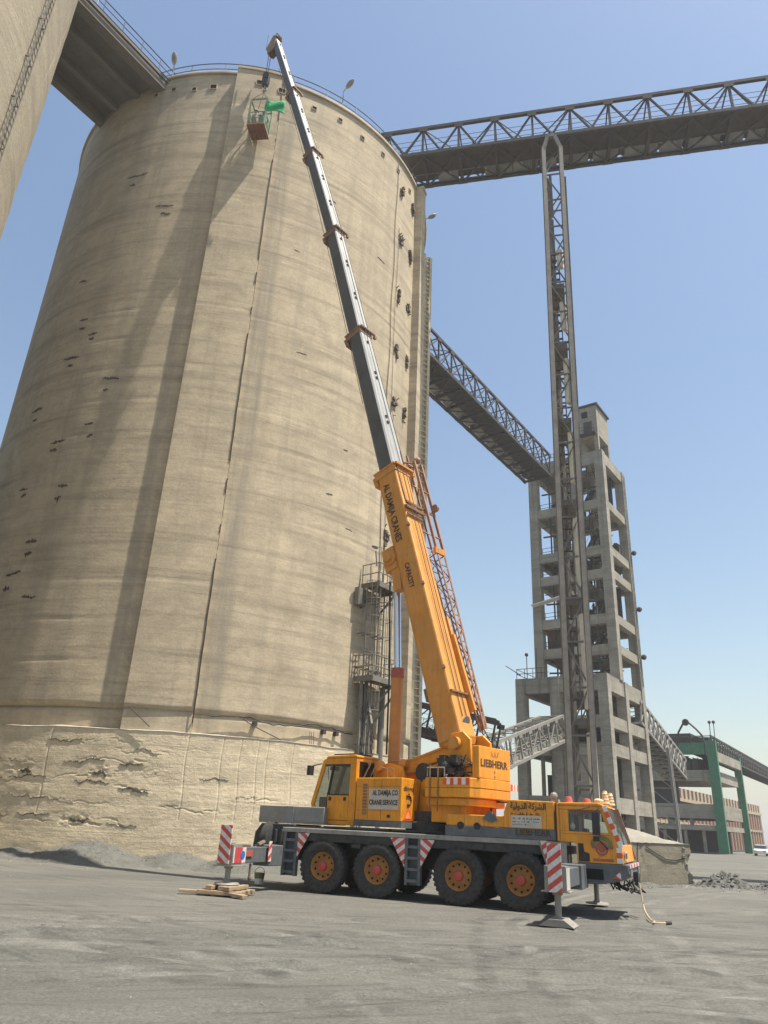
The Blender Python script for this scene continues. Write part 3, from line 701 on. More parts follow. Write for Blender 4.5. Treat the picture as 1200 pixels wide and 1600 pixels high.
for t0, z0, w_, a_ in CR:
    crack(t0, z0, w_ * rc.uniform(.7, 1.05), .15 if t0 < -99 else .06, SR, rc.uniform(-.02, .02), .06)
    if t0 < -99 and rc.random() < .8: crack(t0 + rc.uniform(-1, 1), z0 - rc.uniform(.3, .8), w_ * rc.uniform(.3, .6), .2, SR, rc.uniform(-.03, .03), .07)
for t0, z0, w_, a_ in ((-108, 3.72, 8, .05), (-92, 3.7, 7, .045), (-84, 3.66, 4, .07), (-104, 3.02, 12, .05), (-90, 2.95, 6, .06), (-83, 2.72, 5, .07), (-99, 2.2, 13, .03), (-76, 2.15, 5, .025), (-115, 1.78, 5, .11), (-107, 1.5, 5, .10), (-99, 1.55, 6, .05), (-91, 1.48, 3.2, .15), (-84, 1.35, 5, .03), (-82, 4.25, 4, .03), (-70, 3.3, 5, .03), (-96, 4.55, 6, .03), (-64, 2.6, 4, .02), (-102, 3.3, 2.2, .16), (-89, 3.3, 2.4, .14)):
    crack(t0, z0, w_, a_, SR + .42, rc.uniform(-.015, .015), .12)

# ------------------------------------------------------------------ neighbouring silo
SC2 = Vector((-29.3, 18.1, 0))
silo_b = empty('concrete_silo', SC2)
tag(silo_b, 'sunlit pale concrete silo cut off by the top corner, cracked with a rung ladder', 'silo')
thb = np.concatenate([np.linspace(-180, -45, 60, endpoint=False), np.linspace(-45, 75, 420, endpoint=False), np.linspace(75, 180, 60, endpoint=False)])
zb = np.arange(0, SH + .01, .16)
TB, ZB = np.meshgrid(thb, zb, indexing='ij'); ab = TB * math.pi / 180 * SR
rb = SR + .05 * (fbm(ab * .12, ZB * 1.1, 105, 5) - .5) + .06 * (fbm(ab * .25, ZB * .25, 106, 4) - .5)
for k, (t0, s0, z0, ln) in enumerate(((22, 1.6, 40, 5), (30, 1.9, 33, 4), (14, 1.5, 31, 5), (26, -1.2, 36, 4), (20, 1.7, 25, 4))):
    zc = z0 + (TB - t0) * s0 * -.8; rb = rb - .05 * np.exp(-((ZB - zc) / .12) ** 2) * np.exp(-((TB - t0) / ln) ** 4)
grid_mesh('wall', np.stack([rb * np.cos(np.radians(TB)), rb * np.sin(np.radians(TB)), ZB], -1), M['silo2'], silo_b, wrap=True)
mb = MB(); mb.lathe([(0.01, SH + .14), (SR + .12, SH + .14), (SR + .16, SH + .02), (SR + .14, SH - .10), (SR - .3, SH - .12)], (0, 0, 0), 'z', 140); mb.build('roof_slab', M['silo2'], silo_b, smooth=True)
LT = 12.0
mb = MB()
for dt in (-1.0, 1.0):
    mb.path([cyl_pt(LT + dt, SR + .16, z) for z in np.arange(6, SH, 1.0)], .035, 5)
for z in np.arange(6, SH, .38):
    mb.tube(cyl_pt(LT - 1.0, SR + .16, z), cyl_pt(LT + 1.0, SR + .16, z), .018, 5)
for z in np.arange(6.5, SH, 2.4):
    for dt in (-1, 1): mb.beam(cyl_pt(LT + dt, SR - .05, z), cyl_pt(LT + dt, SR + .16, z), .05)
mb.build('ladder', M['ladder'], silo_b)

# ------------------------------------------------------------------ concrete bridge between the silos
ax = Vector((-.56, -.83, 0)).normalized(); ay = Vector((-ax.y, ax.x, 0))
b0 = ax * -15.6 + ay * (-34.75)
bridge = empty('silo_bridge', (b0.x, b0.y, 0), math.atan2(ax.y, ax.x))
tag(bridge, 'shaded concrete footbridge with ribbed underside joining the two silo tops', 'bridge')
L0, L1 = -6.5, 6.0
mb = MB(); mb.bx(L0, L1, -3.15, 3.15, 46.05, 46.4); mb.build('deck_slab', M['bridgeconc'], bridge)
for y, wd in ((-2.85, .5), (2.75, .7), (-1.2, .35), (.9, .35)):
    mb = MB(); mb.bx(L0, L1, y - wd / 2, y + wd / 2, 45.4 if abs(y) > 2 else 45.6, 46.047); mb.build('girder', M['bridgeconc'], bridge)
for sy in (-1, 1):
    mb = MB()
    for z, r in ((47.5, .04), (47.0, .03)): mb.tube((L0 + 1.0, sy * 3.05, z), (L1 - 1, sy * 3.05, z), r, 6)
    x = L0 + 1.0
    while x < L1 - .9: mb.tube((x, sy * 3.05, 46.4), (x, sy * 3.05, 47.5), .03, 6); x += 1.45
    mb.build('handrail', M['rail'], bridge)
mb = MB()
for k in range(2): mb.tube((L0, 3.2 + k * .12, 46.0 + k * .15), (L1, 3.2 + k * .12, 46.0 + k * .15), .035, 6)
mb.build('edge_pipe', M['rail'], bridge)

# ------------------------------------------------------------------ lamps on the rims
def rim_lamp(loc, h, d, label, tilt=.5):
    t = empty('flood_lamp', loc, math.atan2(d[1], d[0])); tag(t, label, 'lamp', 'lamps along the silo roof')
    mb = MB(); mb.tube((0, 0, 0), (0, 0, h), .035, 6); mb.tube((0, 0, h), (.35, 0, h + .22), .03, 6); mb.build('pole', M['galv'], t)
    mb = MB(Matrix.Translation((.55, 0, h + .30)) @ Matrix.Rotation(-tilt, 4, 'Y')); mb.sphere((0, 0, 0), .30, 10, 7, (1.35, .62, .5)); mb.build('lamp_head', M['galv'], t, smooth=True)
    mb = MB(Matrix.Translation((.55, 0, h + .30)) @ Matrix.Rotation(-tilt, 4, 'Y')); mb.sphere((.02, 0, -.07), .25, 10, 7, (1.2, .6, .45)); mb.build('lens', M['sheet'], t, smooth=True)
def rim_at(t, r=SR - .1): c = cyl_pt(t, r, 0); return (SC.x + c[0], SC.y + c[1], SH + .1)
rim_lamp(rim_at(-57.5), 1.75, (.6, -.5), 'roof lamp on a short pole beside the crane boom')
rim_lamp(rim_at(-106.5), 1.0, (.2, -1), 'stubby roof lamp beside the bridge corner of the big silo')
rim_lamp((SC.x + 13.75, SC.y - 1.2, SH + .1), .85, (1, -.15), 'roof lamp jutting past the silo edge under the high gallery')
_bl = b0 + ax * 2.2 + ay * 3.05
rim_lamp((_bl.x, _bl.y, 46.4), 2.3, (.1, .3), 'lamp on a tall pole at the concrete bridge railing', 0.2)
# ------------------------------------------------------------------ lattice conveyor galleries
def gallery(label, P0, heading, pitch, L, W, Hh, bay, style='n', deck=.62, m='steel', rails=3, deckm='deck', light=False, lower=True, name='conveyor_gallery'):
    g = empty(name, P0); g.rotation_euler = (0, -pitch, heading)
    tag(g, label, 'conveyor', 'conveyor galleries of the plant')
    n = max(2, int(round(L / bay))); b = L / n; S = M[m]
    for side, y in (('near', 0.0), ('far', W)):
        mb = MB()
        mb.beam((0, y, 0), (L, y, 0), .24, .28); mb.beam((0, y, Hh), (L, y, Hh), .24, .26)
        for k in range(n + 1):
            x = k * b
            mb.beam((x, y, .12), (x, y, Hh - .10), .15, .16)
            if k < n:
                if style == 'w':      # fans out from every upper node
                    mb.beam((x, y, Hh - .1), (x + b * .5, y, .12), .13, .12); mb.beam((x + b, y, Hh - .1), (x + b * .5, y, .12), .13, .12)
                elif style == 'x':
                    mb.beam((x, y, Hh - .1), (x + b, y, .12), .12, .11); mb.beam((x + b, y - .02, Hh - .1), (x, y - .02, .12), .11, .10)
                else:
                    a, c = ((Hh - .1, .12) if k % 2 else (.12, Hh - .1))
                    mb.beam((x, y, a), (x + b, y, c), .09, .09)
        for k in range(n + 1):
            x = k * b
            mb.bx(x - .34, x + .34, y - .13, y - .085, Hh - .42, Hh + .02) if side == 'near' else mb.bx(x - .34, x + .34, y + .085, y + .13, Hh - .42, Hh + .02)
            mb.bx(x - .38, x + .38, y - .115, y + .135, -.16, -.115)
        mb.build('truss_side', S, g)
    mb = MB()       # floor beams and lateral bracing under the deck
    for k in range(n + 1):
        x = k * b
        mb.beam((x, .11, -.02), (x, W - .11, -.06), .22, .26)
        if k < n:
            mb.beam((x, .1, -.18), (x + b, W - .1, -.18), .13, .10); mb.beam((x + b, .1, -.24), (x, W - .1, -.24), .13, .10)
    mb.build('floor_bracing', S, g)
    mb = MB()
    for k in range(n + 1):
        x = k * b
        mb.beam((x, .1, Hh + .02), (x, W - .1, Hh + .02), .09, .10)
        if k < n: a, c = ((.1, W - .1), (W - .1, .1))[k % 2]; mb.beam((x, a, Hh + .06), (x + b, c, Hh + .06), .06, .08)
    mb.build('roof_bracing', S, g)
    mb = MB(); mb.bx(0, L, W * .06, W * deck, .10, .16)
    if lower: mb.bx(0, L, W * .10, W * deck * .9, .17, .62); mb.bx(0, L, W * deck + .10, W * .90, .20, .26)
    mb.build('belt_trough', M[deckm], g)
    mb = MB(); rr = random.Random(11)
    x = 0.0
    while x < L - .6:
        w = rr.uniform(1.2, 2.6)
        if rr.random() < .72: mb.bx(x, min(L, x + w), W * (deck + .06), W * .93, .085 + rr.uniform(0, .02), .125)
        x += w + rr.uniform(.05, .5)
    mb.bx(0, L, W * .95 - .02, W * .95 + .04, .09, .15); mb.bx(0, L, W * (deck + .05) - .03, W * (deck + .05) + .02, .09, .15)
    mb.build('walkway_grating', M['sheet'] if light else M['galv'], g)
    mb = MB()
    for q in range(rails):
        z = .55 + q * .5; mb.tube((0, W * .92, z), (L, W * .92, z), .025, 5); mb.tube((0, W * .08, z + .2), (L, W * .08, z + .2), .02, 5)
    x = 0
    while x <= L: mb.tube((x, W * .92, .1), (x, W * .92, .55 + .5 * (rails - 1)), .022, 5); x += bay / 2
    mb.build('handrail', S, g)
    mb = MB(); x = bay * .3
    while x < L:      # belt idlers
        mb.tube((x, W * .12, .72), (x, W * deck * .9, .72), .06, 6); x += 1.3
    mb.build('idler_roller', M['steelrust'], g)
    return g
def hd(dx, dy): return math.atan2(dy, dx)
GZ = 49.5
gallery('long dark lattice conveyor gallery carried high across the sky by the lattice mast', (-3.8, 42.17, GZ), hd(.975, -.222), 0, 53, 3.08, 2.7, 2.74, 'w', .62, light=True)
gallery('dark lattice gallery running from behind the big silo to the concrete tower', (.2, 54.2, 44.0), hd(.573, .82), 0, 36.6, 3.6, 3.05, 2.6, 'x', .60)
gallery('pale sunlit inclined conveyor rising into the concrete tower base', (5.1, 59.2, 3.6), hd(.588, .809), R(15.6), 27.2, 2.6, 2.5, 2.3, 'n', .62, m='galv', deckm='galv')
gallery('dark inclined conveyor seen low between the silo and the crane boom', (-4.5, 69, 11.2), hd(.95, -.31), R(-12), 15.5, 2.8, 2.5, 1.9, 'n', .8)
gallery('inclined conveyor descending from the concrete tower towards the green portal frame', (31.0, 87.0, 14.0), hd(.54, .84), R(-11.0), 23.5, 3.0, 2.7, 1.9, 'x', .7, m='galv')
gallery('far dark conveyor running away beyond the green portal frame', (51.2, 114.5, 14.0), hd(.55, .835), R(0.8), 95, 3.0, 2.4, 2.4, 'x', .9)

# trestle below the descending conveyor
tr = empty('trestle', (36.9, 94.8, 0), hd(.54, .84)); tag(tr, 'slender pale two-legged trestle under the descending conveyor', 'support')
for y in (.1, 2.6):
    mb = MB(); mb.beam((0, y + (y - 1.35) * .25, 0), (0, y, 12.2), .32, .32); mb.beam((.9, y + (y - 1.35) * .25, 0), (.9, y, 12.2), .26, .26); mb.build('leg', M['galv'], tr)
mb = MB()
for k in range(6):
    z = 1.2 + k * 2.1
    mb.beam((.3, .1, z), (.3, 2.6, z), .14, .14); mb.beam((.32, .1, z), (.32, 2.6, z + 2.0), .1, .1)
    for y in (.1, 2.6): mb.beam((0, y, z), (.9, y, z + 1.0), .1, .1)
mb.build('brace', M['galv'], tr)

# ------------------------------------------------------------------ lattice support mast
mast = empty('support_mast', (10.61, 38.94, 0)); tag(mast, 'tall slender lattice mast with cream panels carrying the high gallery', 'mast')
KM = 1.061      # set a little farther out, under the gallery
def mp(x, y, z): return ((x - 10.0) * KM, (y - 36.7) * KM, z * KM)
FLb, FRb, RLb, RRb = (9.42, 36.83), (10.52, 36.55), (10.35, 39.85), (11.45, 39.6)
FLt, FRt, RLt, RRt = (9.86, 36.62), (10.98, 36.36), (10.9, 39.75), (12.02, 39.5)
def leg_at(b, t, z, H=45.4): f = z / H; return mp(b[0] + (t[0] - b[0]) * f, b[1] + (t[1] - b[1]) * f, z)
for b_, t_, H in ((FLb, FLt, 45.4), (FRb, FRt, 45.4), (RLb, RLt, 46.0), (RRb, RRt, 46.0)):
    mb = MB(); mb.beam(leg_at(b_, t_, 0), leg_at(b_, t_, H), .27, .27); mb.bx(leg_at(b_, t_, 0)[0] - .35, leg_at(b_, t_, 0)[0] + .35, leg_at(b_, t_, 0)[1] - .35, leg_at(b_, t_, 0)[1] + .35, 0, .12); mb.build('leg', M['mast'], mast)
mb = MB()
a = leg_at(FLb, FLt, 45.3); b = leg_at(FRb, FRt, 45.3); c = [(a[i] + b[i]) / 2 for i in range(3)]
dx = [(b[i] - a[i]) * .2 for i in range(3)]
pts = [a, (c[0] - dx[0], c[1] - dx[1], 49.35), (c[0] + dx[0], c[1] + dx[1], 49.35), b]
for p, q in zip(pts[:-1], pts[1:]): mb.beam(p, q, .26, .26)
mb.build('arch', M['mast'], mast)
mb = MB(); z = 1.5; k = 0
while z < 44:
    for (b1, t1), (b2, t2) in (((FLb, FLt), (FRb, FRt)), ((FLb, FLt), (RLb, RLt)), ((FRb, FRt), (RRb, RRt)), ((RLb, RLt), (RRb, RRt))):
        mb.beam(leg_at(b1, t1, z), leg_at(b2, t2, z), .08, .10)
        p1, p2 = (leg_at(b1, t1, z), leg_at(b2, t2, min(45, z + 2.4)))
        if k % 2: p1, p2 = leg_at(b2, t2, z), leg_at(b1, t1, min(45, z + 2.4))
        mb.beam(p1, p2, .08, .08)
    z += 2.3; k += 1
mb.build('brace', M['mast'], mast)
for z0, z1 in ((35.03, 36.4), (30.13, 32.19), (24.87, 27.94), (19.69, 22.9), (13.64, 17.6), (7.35, 12.16), (.2, 6.24)):
    mb = MB(); x = 10.62; y = 37.5
    for o in (-.22, 0.02):
        mb.xf = Matrix.Translation((.60, .0, 0)) @ Matrix.Rotation(R(40), 4, 'Z'); mb.bx(o, o + .21, -.13, .13, z0 * KM, z1 * KM)
    mb.build('cable_duct', M['duct'], mast)
prev = 37.2
for z in (33.6, 29.0, 23.8, 18.6, 12.9, 6.8):     # landings and flights between the duct panels
    p = leg_at(FLb, FLt, z); XF = Matrix.Translation(p) @ Matrix.Rotation(R(-15), 4, 'Z')
    mb = MB(XF); mb.bx(.12, 1.0, .3, 2.9, -.05, .02); mb.bx(.1, 1.0, .25, .3, -.2, .15); mb.build('landing', M['mast'], mast)
    mb = MB(XF); dz = (prev - .5 - z) * KM
    for o in (0, .5): mb.beam((.25 + o, 2.6, 0), (.25 + o, .6, dz), .07, .26)
    for i in range(9):
        f = (i + .5) / 9; mb.bx(.26, .74, 2.5 - 2 * f, 2.7 - 2 * f, dz * f - .02, dz * f + .02)
    mb.build('stair_flight', M['steelrust'], mast); prev = z
mb = MB()
for z0 in range(0, 44, 4):      # cable ladder up the core
    p = leg_at(FLb, FLt, z0 + .1); q = leg_at(FLb, FLt, z0 + 3.9)
    mb.bx(p[0] + .62, p[0] + .80, p[1] + .9, p[1] + 1.0, p[2], q[2])
mb.build('cable_ladder', M['mast'], mast)
mb = MB()
for z in np.arange(1, 45, .45): 
    p = leg_at(RRb, RRt, z); mb.tube((p[0] - .28, p[1], z), (p[0] + .02, p[1], z), .018, 4)
mb.path([(leg_at(RRb, RRt, z)[0] - .30, leg_at(RRb, RRt, z)[1], z) for z in np.arange(.5, 45, 2)], .03, 4)
mb.build('ladder', M['mast'], mast)

# ------------------------------------------------------------------ open concrete tower
tower = empty('concrete_tower', (27.2, 81.6, 0), hd(.809, -.588)); tag(tower, 'open concrete frame tower of stacked storeys with a small penthouse on top', 'tower')
T = M['tower']
XL, XM, YD, YB, XB = -10.1, -4.2, 8.8, -4.5, -10.6
LV = [22.0, 25.6, 31.1, 34.1, 40.2, 46.9]
def col(x, y, z0, z1, s=1.0, s2=None):
    mb = MB(); mb.bx(x - s / 2, x + s / 2, y - (s2 or s) / 2, y + (s2 or s) / 2, z0, z1); return mb.build('column', T, tower)
for x in (XL + .5, XM, -.55):
    for y in (.55, YD - .55): col(x, y, 17.8, 46.9, 1.1 if x != XM else .9)
col(-3.0, 5.6, 17.8, 46.9, .9)
for i, z in enumerate(LV):
    d = 1.15 if i < 5 else 1.7
    for y in (.50, YD - .5):
        mb = MB(); mb.bx(XL + 1.06, -1.11, y - .38, y + .38, z - d, z); mb.build('beam', T, tower)
    for x in (XL + .5, -.5):
        mb = MB(); mb.bx(x - .37, x + .37, 1.11, YD - 1.11, z - d * .9, z - .003); mb.build('beam', T, tower)
    mb = MB(); mb.bx(XL + .9, XM - .1, .9, YD - .9, z - .32, z - .08)
    if i in (1, 3, 4, 5): mb.bx(XM - .1, -.9, 4.6, YD - .9, z - .32, z - .08)
    mb.build('floor_slab', T, tower)
    mb = MB(); zz_ = z
    if i < 5:
        for q in (.55, 1.05): mb.tube((XL + 1.1, .9, zz_ + q), (XM - .5, .9, zz_ + q), .035, 5); mb.tube((XL + 1.1, YD - .9, zz_ + q), (-1.2, YD - .9, zz_ + q), .035, 5)
        for x in np.arange(XL + 1.2, XM, 1.3): mb.tube((x, .9, zz_), (x, .9, zz_ + 1.05), .03, 5)
        mb.build('handrail', M['steel'], tower)
# zigzag stairs in the right-hand bay
zl = [17.8] + LV; 
for a_, b_ in zip(zl[:-1], zl[1:]):
    mb = MB(); h = b_ - a_; mid = a_ + h / 2
    for (x0, za, zb, y0, y1) in ((-3.4, a_, mid, 1.4, 4.4), (-2.2, mid, b_, 4.4, 1.4)):
        for o in (0, .9): mb.beam((x0 + o, y0, za), (x0 + o, y1, zb), .08, .28)
        for o in (0, .9): mb.tube((x0 + o, y0, za + 1), (x0 + o, y1, zb + 1), .03, 4)
        for k in range(12):
            f = (k + .5) / 12; mb.bx(x0, x0 + .9, y0 + (y1 - y0) * f - .13, y0 + (y1 - y0) * f + .13, za + (zb - za) * f - .02, za + (zb - za) * f + .02)
    mb.bx(-3.5, -1.2, 4.4, 5.4, mid - .1, mid)
    mb.build('staircase', M['steel'], tower)
# hopper and pipework in the left bay
mb = MB(); mb.bx(XL + 1.2, XM - .6, 1.2, 6.0, 21.9, 25.4)
for k in range(7): x = XL + 1.25 + k * .68; mb.bx(x, x + .1, 1.1, 1.197, 21.9, 25.4)
x0, x1, y0, y1 = XL + 1.2, XM - .6, 1.2, 6.0; cx, cy = (x0 + x1) / 2, (y0 + y1) / 2
v = [(x0, y0, 21.9), (x1, y0, 21.9), (x1, y1, 21.9), (x0, y1, 21.9), (cx - .5, cy - .5, 18.6), (cx + .5, cy - .5, 18.6), (cx + .5, cy + .5, 18.6), (cx - .5, cy + .5, 18.6)]
mb.add(v, [(0, 4, 5, 1), (1, 5, 6, 2), (2, 6, 7, 3), (3, 7, 4, 0), (4, 7, 6, 5)])
mb.build('hopper', M['steelrust'], tower)
mb = MB(); mb.tube((XM - .2, 1.0, 17.9), (XM - .2, 1.0, 25.5), .45, 12); mb.build('duct_pipe', M['duct'], tower, smooth=True)
mb = MB(); mb.beam((XL + .1, -.35, 27.4), (XM - .2, -.35, 28.4), 1.1, .12, w2=1.1, h2=.12); mb.build('chute_cover', M['white'], tower)
rt = random.Random(4)
def unit(x0, x1, y0, y1, z0, z1, parent=None):
    """a piece of plant: casing, plinth, flange and a stub pipe"""
    mb = MB(); mb.bx(x0, x1, y0, y1, z0 + .08, z1); mb.bx(x0 - .06, x1 + .06, y0 - .06, y1 + .06, z0, z0 + .077)
    mb.tube(((x0 + x1) / 2, (y0 + y1) / 2, z1 - .05), ((x0 + x1) / 2, (y0 + y1) / 2, z1 + .3), min(x1 - x0, y1 - y0) * .28, 8); mb.bx(x0 - .04, x1 + .04, y0 - .04, y1 + .04, z1 - .10, z1 - .02)
    return mb.build('machine_unit', M['steel'], parent or tower)
def pipe(p, q, r, parent=None): mb = MB(); mb.tube(p, q, r, 6); mb.tube(p, Vector(p) + (Vector(q) - Vector(p)) * .04, r * 1.5, 6); return mb.build('pipe', M['steel'], parent or tower)
for _ in range(52):
    z = rt.choice([17.9, 22.1, 25.7, 31.2, 34.2, 40.3]); x = rt.uniform(-8.6, -1.6); y = rt.uniform(3.5, 7.2)
    unit(x, x + rt.uniform(.4, 1.2), y, y + rt.uniform(.4, 1.1), z, z + rt.uniform(.6, 2.2))
for _ in range(38):
    z = rt.choice([17.9, 22.2, 25.8, 31.3, 34.3, 40.4]); x = rt.uniform(-8.5, -1.2); pipe((x, rt.uniform(4, 7), z), (x + rt.uniform(-1, 1), rt.uniform(4, 7), z + rt.uniform(2, 4)), rt.uniform(.05, .16))
mb = MB()
mb.bx(-3.6, -1.2, 6.6, 6.8, 26, 30.4); mb.bx(-3.6, -2.2, 7.2, 7.4, 34.2, 39.6); mb.bx(XL + 1.3, XL + 3.2, 7.2, 7.4, 40.3, 45); mb.bx(-3.7, -1.3, 6.9, 7.1, 40.3, 46); mb.bx(XL + 3.5, XM - .6, 6.8, 7.0, 31.2, 33)
mb.build('wind_screen', M['steel'], tower)
mb = MB()
for z in (19, 23.4, 27.5, 32.2, 36.5, 42.5): mb.tube((XL + 1.2, 1.4, z + .4), (-1.4, 1.4, z), .11, 6); mb.tube((XL + 1.2, .95, z + 1.5), (-1.4, .95, z + 1.5), .045, 5)
for x in (-7.6, -6.3, -2.4): mb.tube((x, .75, 18), (x, .75, 46), .10, 6)
mb.build('pipe_run', M['steel'], tower)
mb = MB()
for x, y in ((XL + 3, 5), (XL + 4.5, 6.5), (-3, 6.5)): mb.bx(x - .35, x + .35, y - .35, y + .35, 34.2, 39.0)
mb.build('duct_pipe', M['steel'], tower)
# penthouse
ph = MB(); ph.bx(-4.0, -.9, 1.8, 6.2, 50.2, 54.6); php = ph.build('penthouse', T, tower)
mb = MB(); mb.bx(-4.25, -.65, 1.55, 6.45, 54.6, 54.85); mb.build('roof', M['steel'], php)
mb = MB()
for x in (-3.8, -1.15):
    for y in (2.05, 5.95): mb.bx(x - .25, x + .25, y - .25, y + .25, 46.9, 50.197)
mb.bx(-3.5, -1.45, 5.85, 6.1, 46.9, 50.19); mb.bx(-3.5, -3.3, 2.3, 5.7, 46.9, 50.19)
mb.build('stilt', T, php)
mb = MB(); mb.bx(-2.9, -2.1, 1.72, 1.797, 53.0, 53.9); mb.build('window', M['hole'], php)
mb = MB(); mb.bx(-2.7, -1.6, 1.70, 1.797, 50.3, 52.3); mb.build('door', M['steel'], php)
mb = MB(); mb.bx(-3.9, -1.0, .8, 1.7, 50.1, 50.19)
for z in (50.7, 51.2): mb.tube((-3.9, .85, z), (-1, .85, z), .035, 5)
for x in np.arange(-3.9, -.9, .7): mb.tube((x, .85, 50.15), (x, .85, 51.2), .03, 5)
mb.build('balcony', M['steel'], php)
mb = MB()
for q in (.55, 1.05): mb.tube((XL + .3, .2, 46.9 + q), (-4.5, .2, 46.9 + q), .035, 5)
for x in np.arange(XL + .3, -4.4, 1.1): mb.tube((x, .2, 46.9), (x, .2, 47.95), .03, 5)
mb.build('handrail', M['steel'], tower)
# broad base block
for x in (XB + .5, XB + 4.6, -.55):
    for y in (YB + .55, 1.9, YD - .55):
        if x == -.55 or y != 1.9: col(x, y, 0, 17.79, 1.1)
LB = [(17.79, 1.7), (13.5, 1.25), (10.7, 1.25), (5.4, 1.5)]
for z, d in LB:
    for y in (YB + .5, YD - .5):
        mb = MB(); mb.bx(XB + 1.06, -1.11, y - .37, y + .37, z - d, z); mb.build('beam', T, tower)
    mb = MB(); mb.bx(-.92, -.12, YB + 1.11, YD - 1.11, z - d, z - .004); mb.build('beam', T, tower)
    mb = MB(); mb.bx(XB + .1, XB + .9, YB + 1.11, YD - 1.11, z - d, z - .004); mb.build('beam', T, tower)
    mb = MB(); mb.bx(XB + .95, -1.0, YB + .9 if z > 17 else .5, YD - .9, z - .36, z - .06); mb.build('floor_slab', T, tower)
mb = MB(); mb.bx(XB + 1.06, XB + 4.05, YB + .3, YB + .55, 10.71, 12.24); mb.bx(XB + 5.2, -1.11, YB + .3, YB + .55, 5.41, 9.44); mb.bx(XB + 1.06, -1.11, YB + .3, YB + .55, 0, 1.3); mb.bx(-.85, -.3, YB + 1.11, YD - 1.11, 0, 1.5); mb.build('infill_wall', T, tower)
mb = MB(); mb.bx(XB + 4.4, -2.6, YD - 1.6, YD - 1.3, 5.42, 17.4); mb.bx(-6.2, -2.2, 3.0, 3.3, 0, 10.3); mb.build('inner_wall', M['bridgeconc'], tower)
for _ in range(44):
    z = rt.choice([0, 0, 5.5, 5.5, 10.8, 13.6]); x = rt.uniform(XB + 1.2, -1.9); y = rt.uniform(0, 7.0)
    unit(x, x + rt.uniform(.5, 1.5), y, y + rt.uniform(.4, 1.2), z, z + rt.uniform(.9, 3.0))
for _ in range(26):
    z = rt.uniform(.5, 9); x = rt.uniform(XB + 1, -3); pipe((x, rt.uniform(0, 7), z), (x + rt.uniform(1, 4), rt.uniform(0, 7), z + rt.uniform(-1.5, 1.5)), rt.uniform(.06, .22))
for x in (XB + 2.2, XB + 3.4, -4.6, -3.4):
    mb = MB(); mb.bx(x, x + .35, YB + 1.2, YB + 1.5, 0, 9.4); mb.build('post', T, tower)
mb = MB(); zz_ = 17.8
for q in (.55, 1.1): mb.tube((XB + .1, YB + .1, zz_ + q), (XB + 4, YB + .1, zz_ + q), .04, 5); mb.tube((XB + .1, YB + .1, zz_ + q), (XB + .1, 2, zz_ + q), .04, 5)
for x in np.arange(XB + .1, XB + 4, 1.0): mb.tube((x, YB + .1, zz_), (x, YB + .1, zz_ + 1.1), .035, 5)
mb.tube((XB + 1.4, YB + .1, zz_), (XB + 1.4, YB + .1, zz_ + 2.6), .05, 5); mb.sphere((XB + 1.4, YB + .1, zz_ + 2.7), .22, 8, 6)
mb.tube((XB + 2.6, YB + .1, zz_), (XB + 2.6, YB + .1, zz_ + 3.4), .05, 5); mb.tube((XB - 1.2, YB, zz_ + 1.6), (XB + .6, YB + .1, zz_ + .4), .05, 5)
mb.build('handrail', M['steel'], tower)
mb = MB()
for z in np.arange(18.5, 46, .6): mb.tube((.12, YD - .6, z), (.12, YD - 1.1, z), .03, 4)
for y in (YD - .6, YD - 1.1): mb.path([(.12, y, z) for z in np.arange(18.3, 47, 4)], .04, 4)
for z in (22, 28, 35.5): mb.sphere((.35, YD - .2, z), .35, 6, 5)
mb.build('ladder', M['steel'], tower)

# ------------------------------------------------------------------ green portal building
gr = empty('portal_building', (51.5, 113.9, .15), hd(.809, -.588)); tag(gr, 'bright green portal frame around grey concrete storeys and a dark ground floor', 'building')
G = M['green']; TC = M['tower']
def gcol(x, y, h, wx, wy, m=G):
    mb = MB(); mb.bx(x - wx, x, y, y + wy, 0, h); return mb.build('column', m, gr)
gcol(0, 0, 15.6, 1.35, .7); gcol(0, 17.0, 14.6, 1.1, .7); gcol(-11.5, 0, 15.6, 1.2, .8, TC); gcol(-11.5, 17, 14.6, 1.2, .8, TC)
mb = MB(); mb.bx(-11.4, -1.36, .05, .65, 13.6, 15.3); mb.build('beam', G, gr)
mb = MB(); mb.bx(-.66, -.02, .71, 16.99, 12.6, 14.0); mb.build('beam', TC, gr)
for z0, z1, y0 in ((9.9, 11.4, .9), (4.6, 6.6, .7), (3.0, 3.7, .3)):
    mb = MB(); mb.bx(-11.3, -.75, y0, 16.9, z0, z1); mb.build('storey_band', TC, gr)
mb = MB(); mb.bx(-11.3, -6.6, 2.0, 2.4, 6.61, 9.89); mb.bx(-11.3, -6.6, 2.4, 15, 6.61, 7.0); mb.build('infill_wall', M['steel'], gr)
mb = MB(); mb.bx(-11.3, -.8, 6.0, 6.3, .0, 2.99); mb.build('back_wall', M['steel'], gr)
for x in (-9, -6, -3.4):
    mb = MB(); mb.bx(x - .2, x + .2, 1.0, 1.4, 0, 2.99); mb.build('post', TC, gr)
mb = MB(); mb.bx(-5.2, -4.7, 1.2, 1.6, 3.71, 4.59); mb.build('post', TC, gr)
mb = MB(); mb.prism([(-11.2, 11.41), (-8, 11.41), (-8.4, 13.5), (-11.2, 13.5)], 'y', 1.4, 6); mb.bx(-7, -3, 3, 8, 11.41, 13.2)
mb.build('hopper', M['steel'], gr)
for _ in range(18):
    x = rt.uniform(-11, -2.5); y = rt.uniform(1, 9); unit(x, x + rt.uniform(.3, 1.1), y, y + 1, 11.41, 11.41 + rt.uniform(.8, 3.2), gr)
for _ in range(14):
    x = rt.uniform(-5.5, -1); pipe((x, rt.uniform(2, 6), 11.4), (x + rt.uniform(-1, 1), rt.uniform(2, 6), 13.4), .08, gr)
mb = MB()
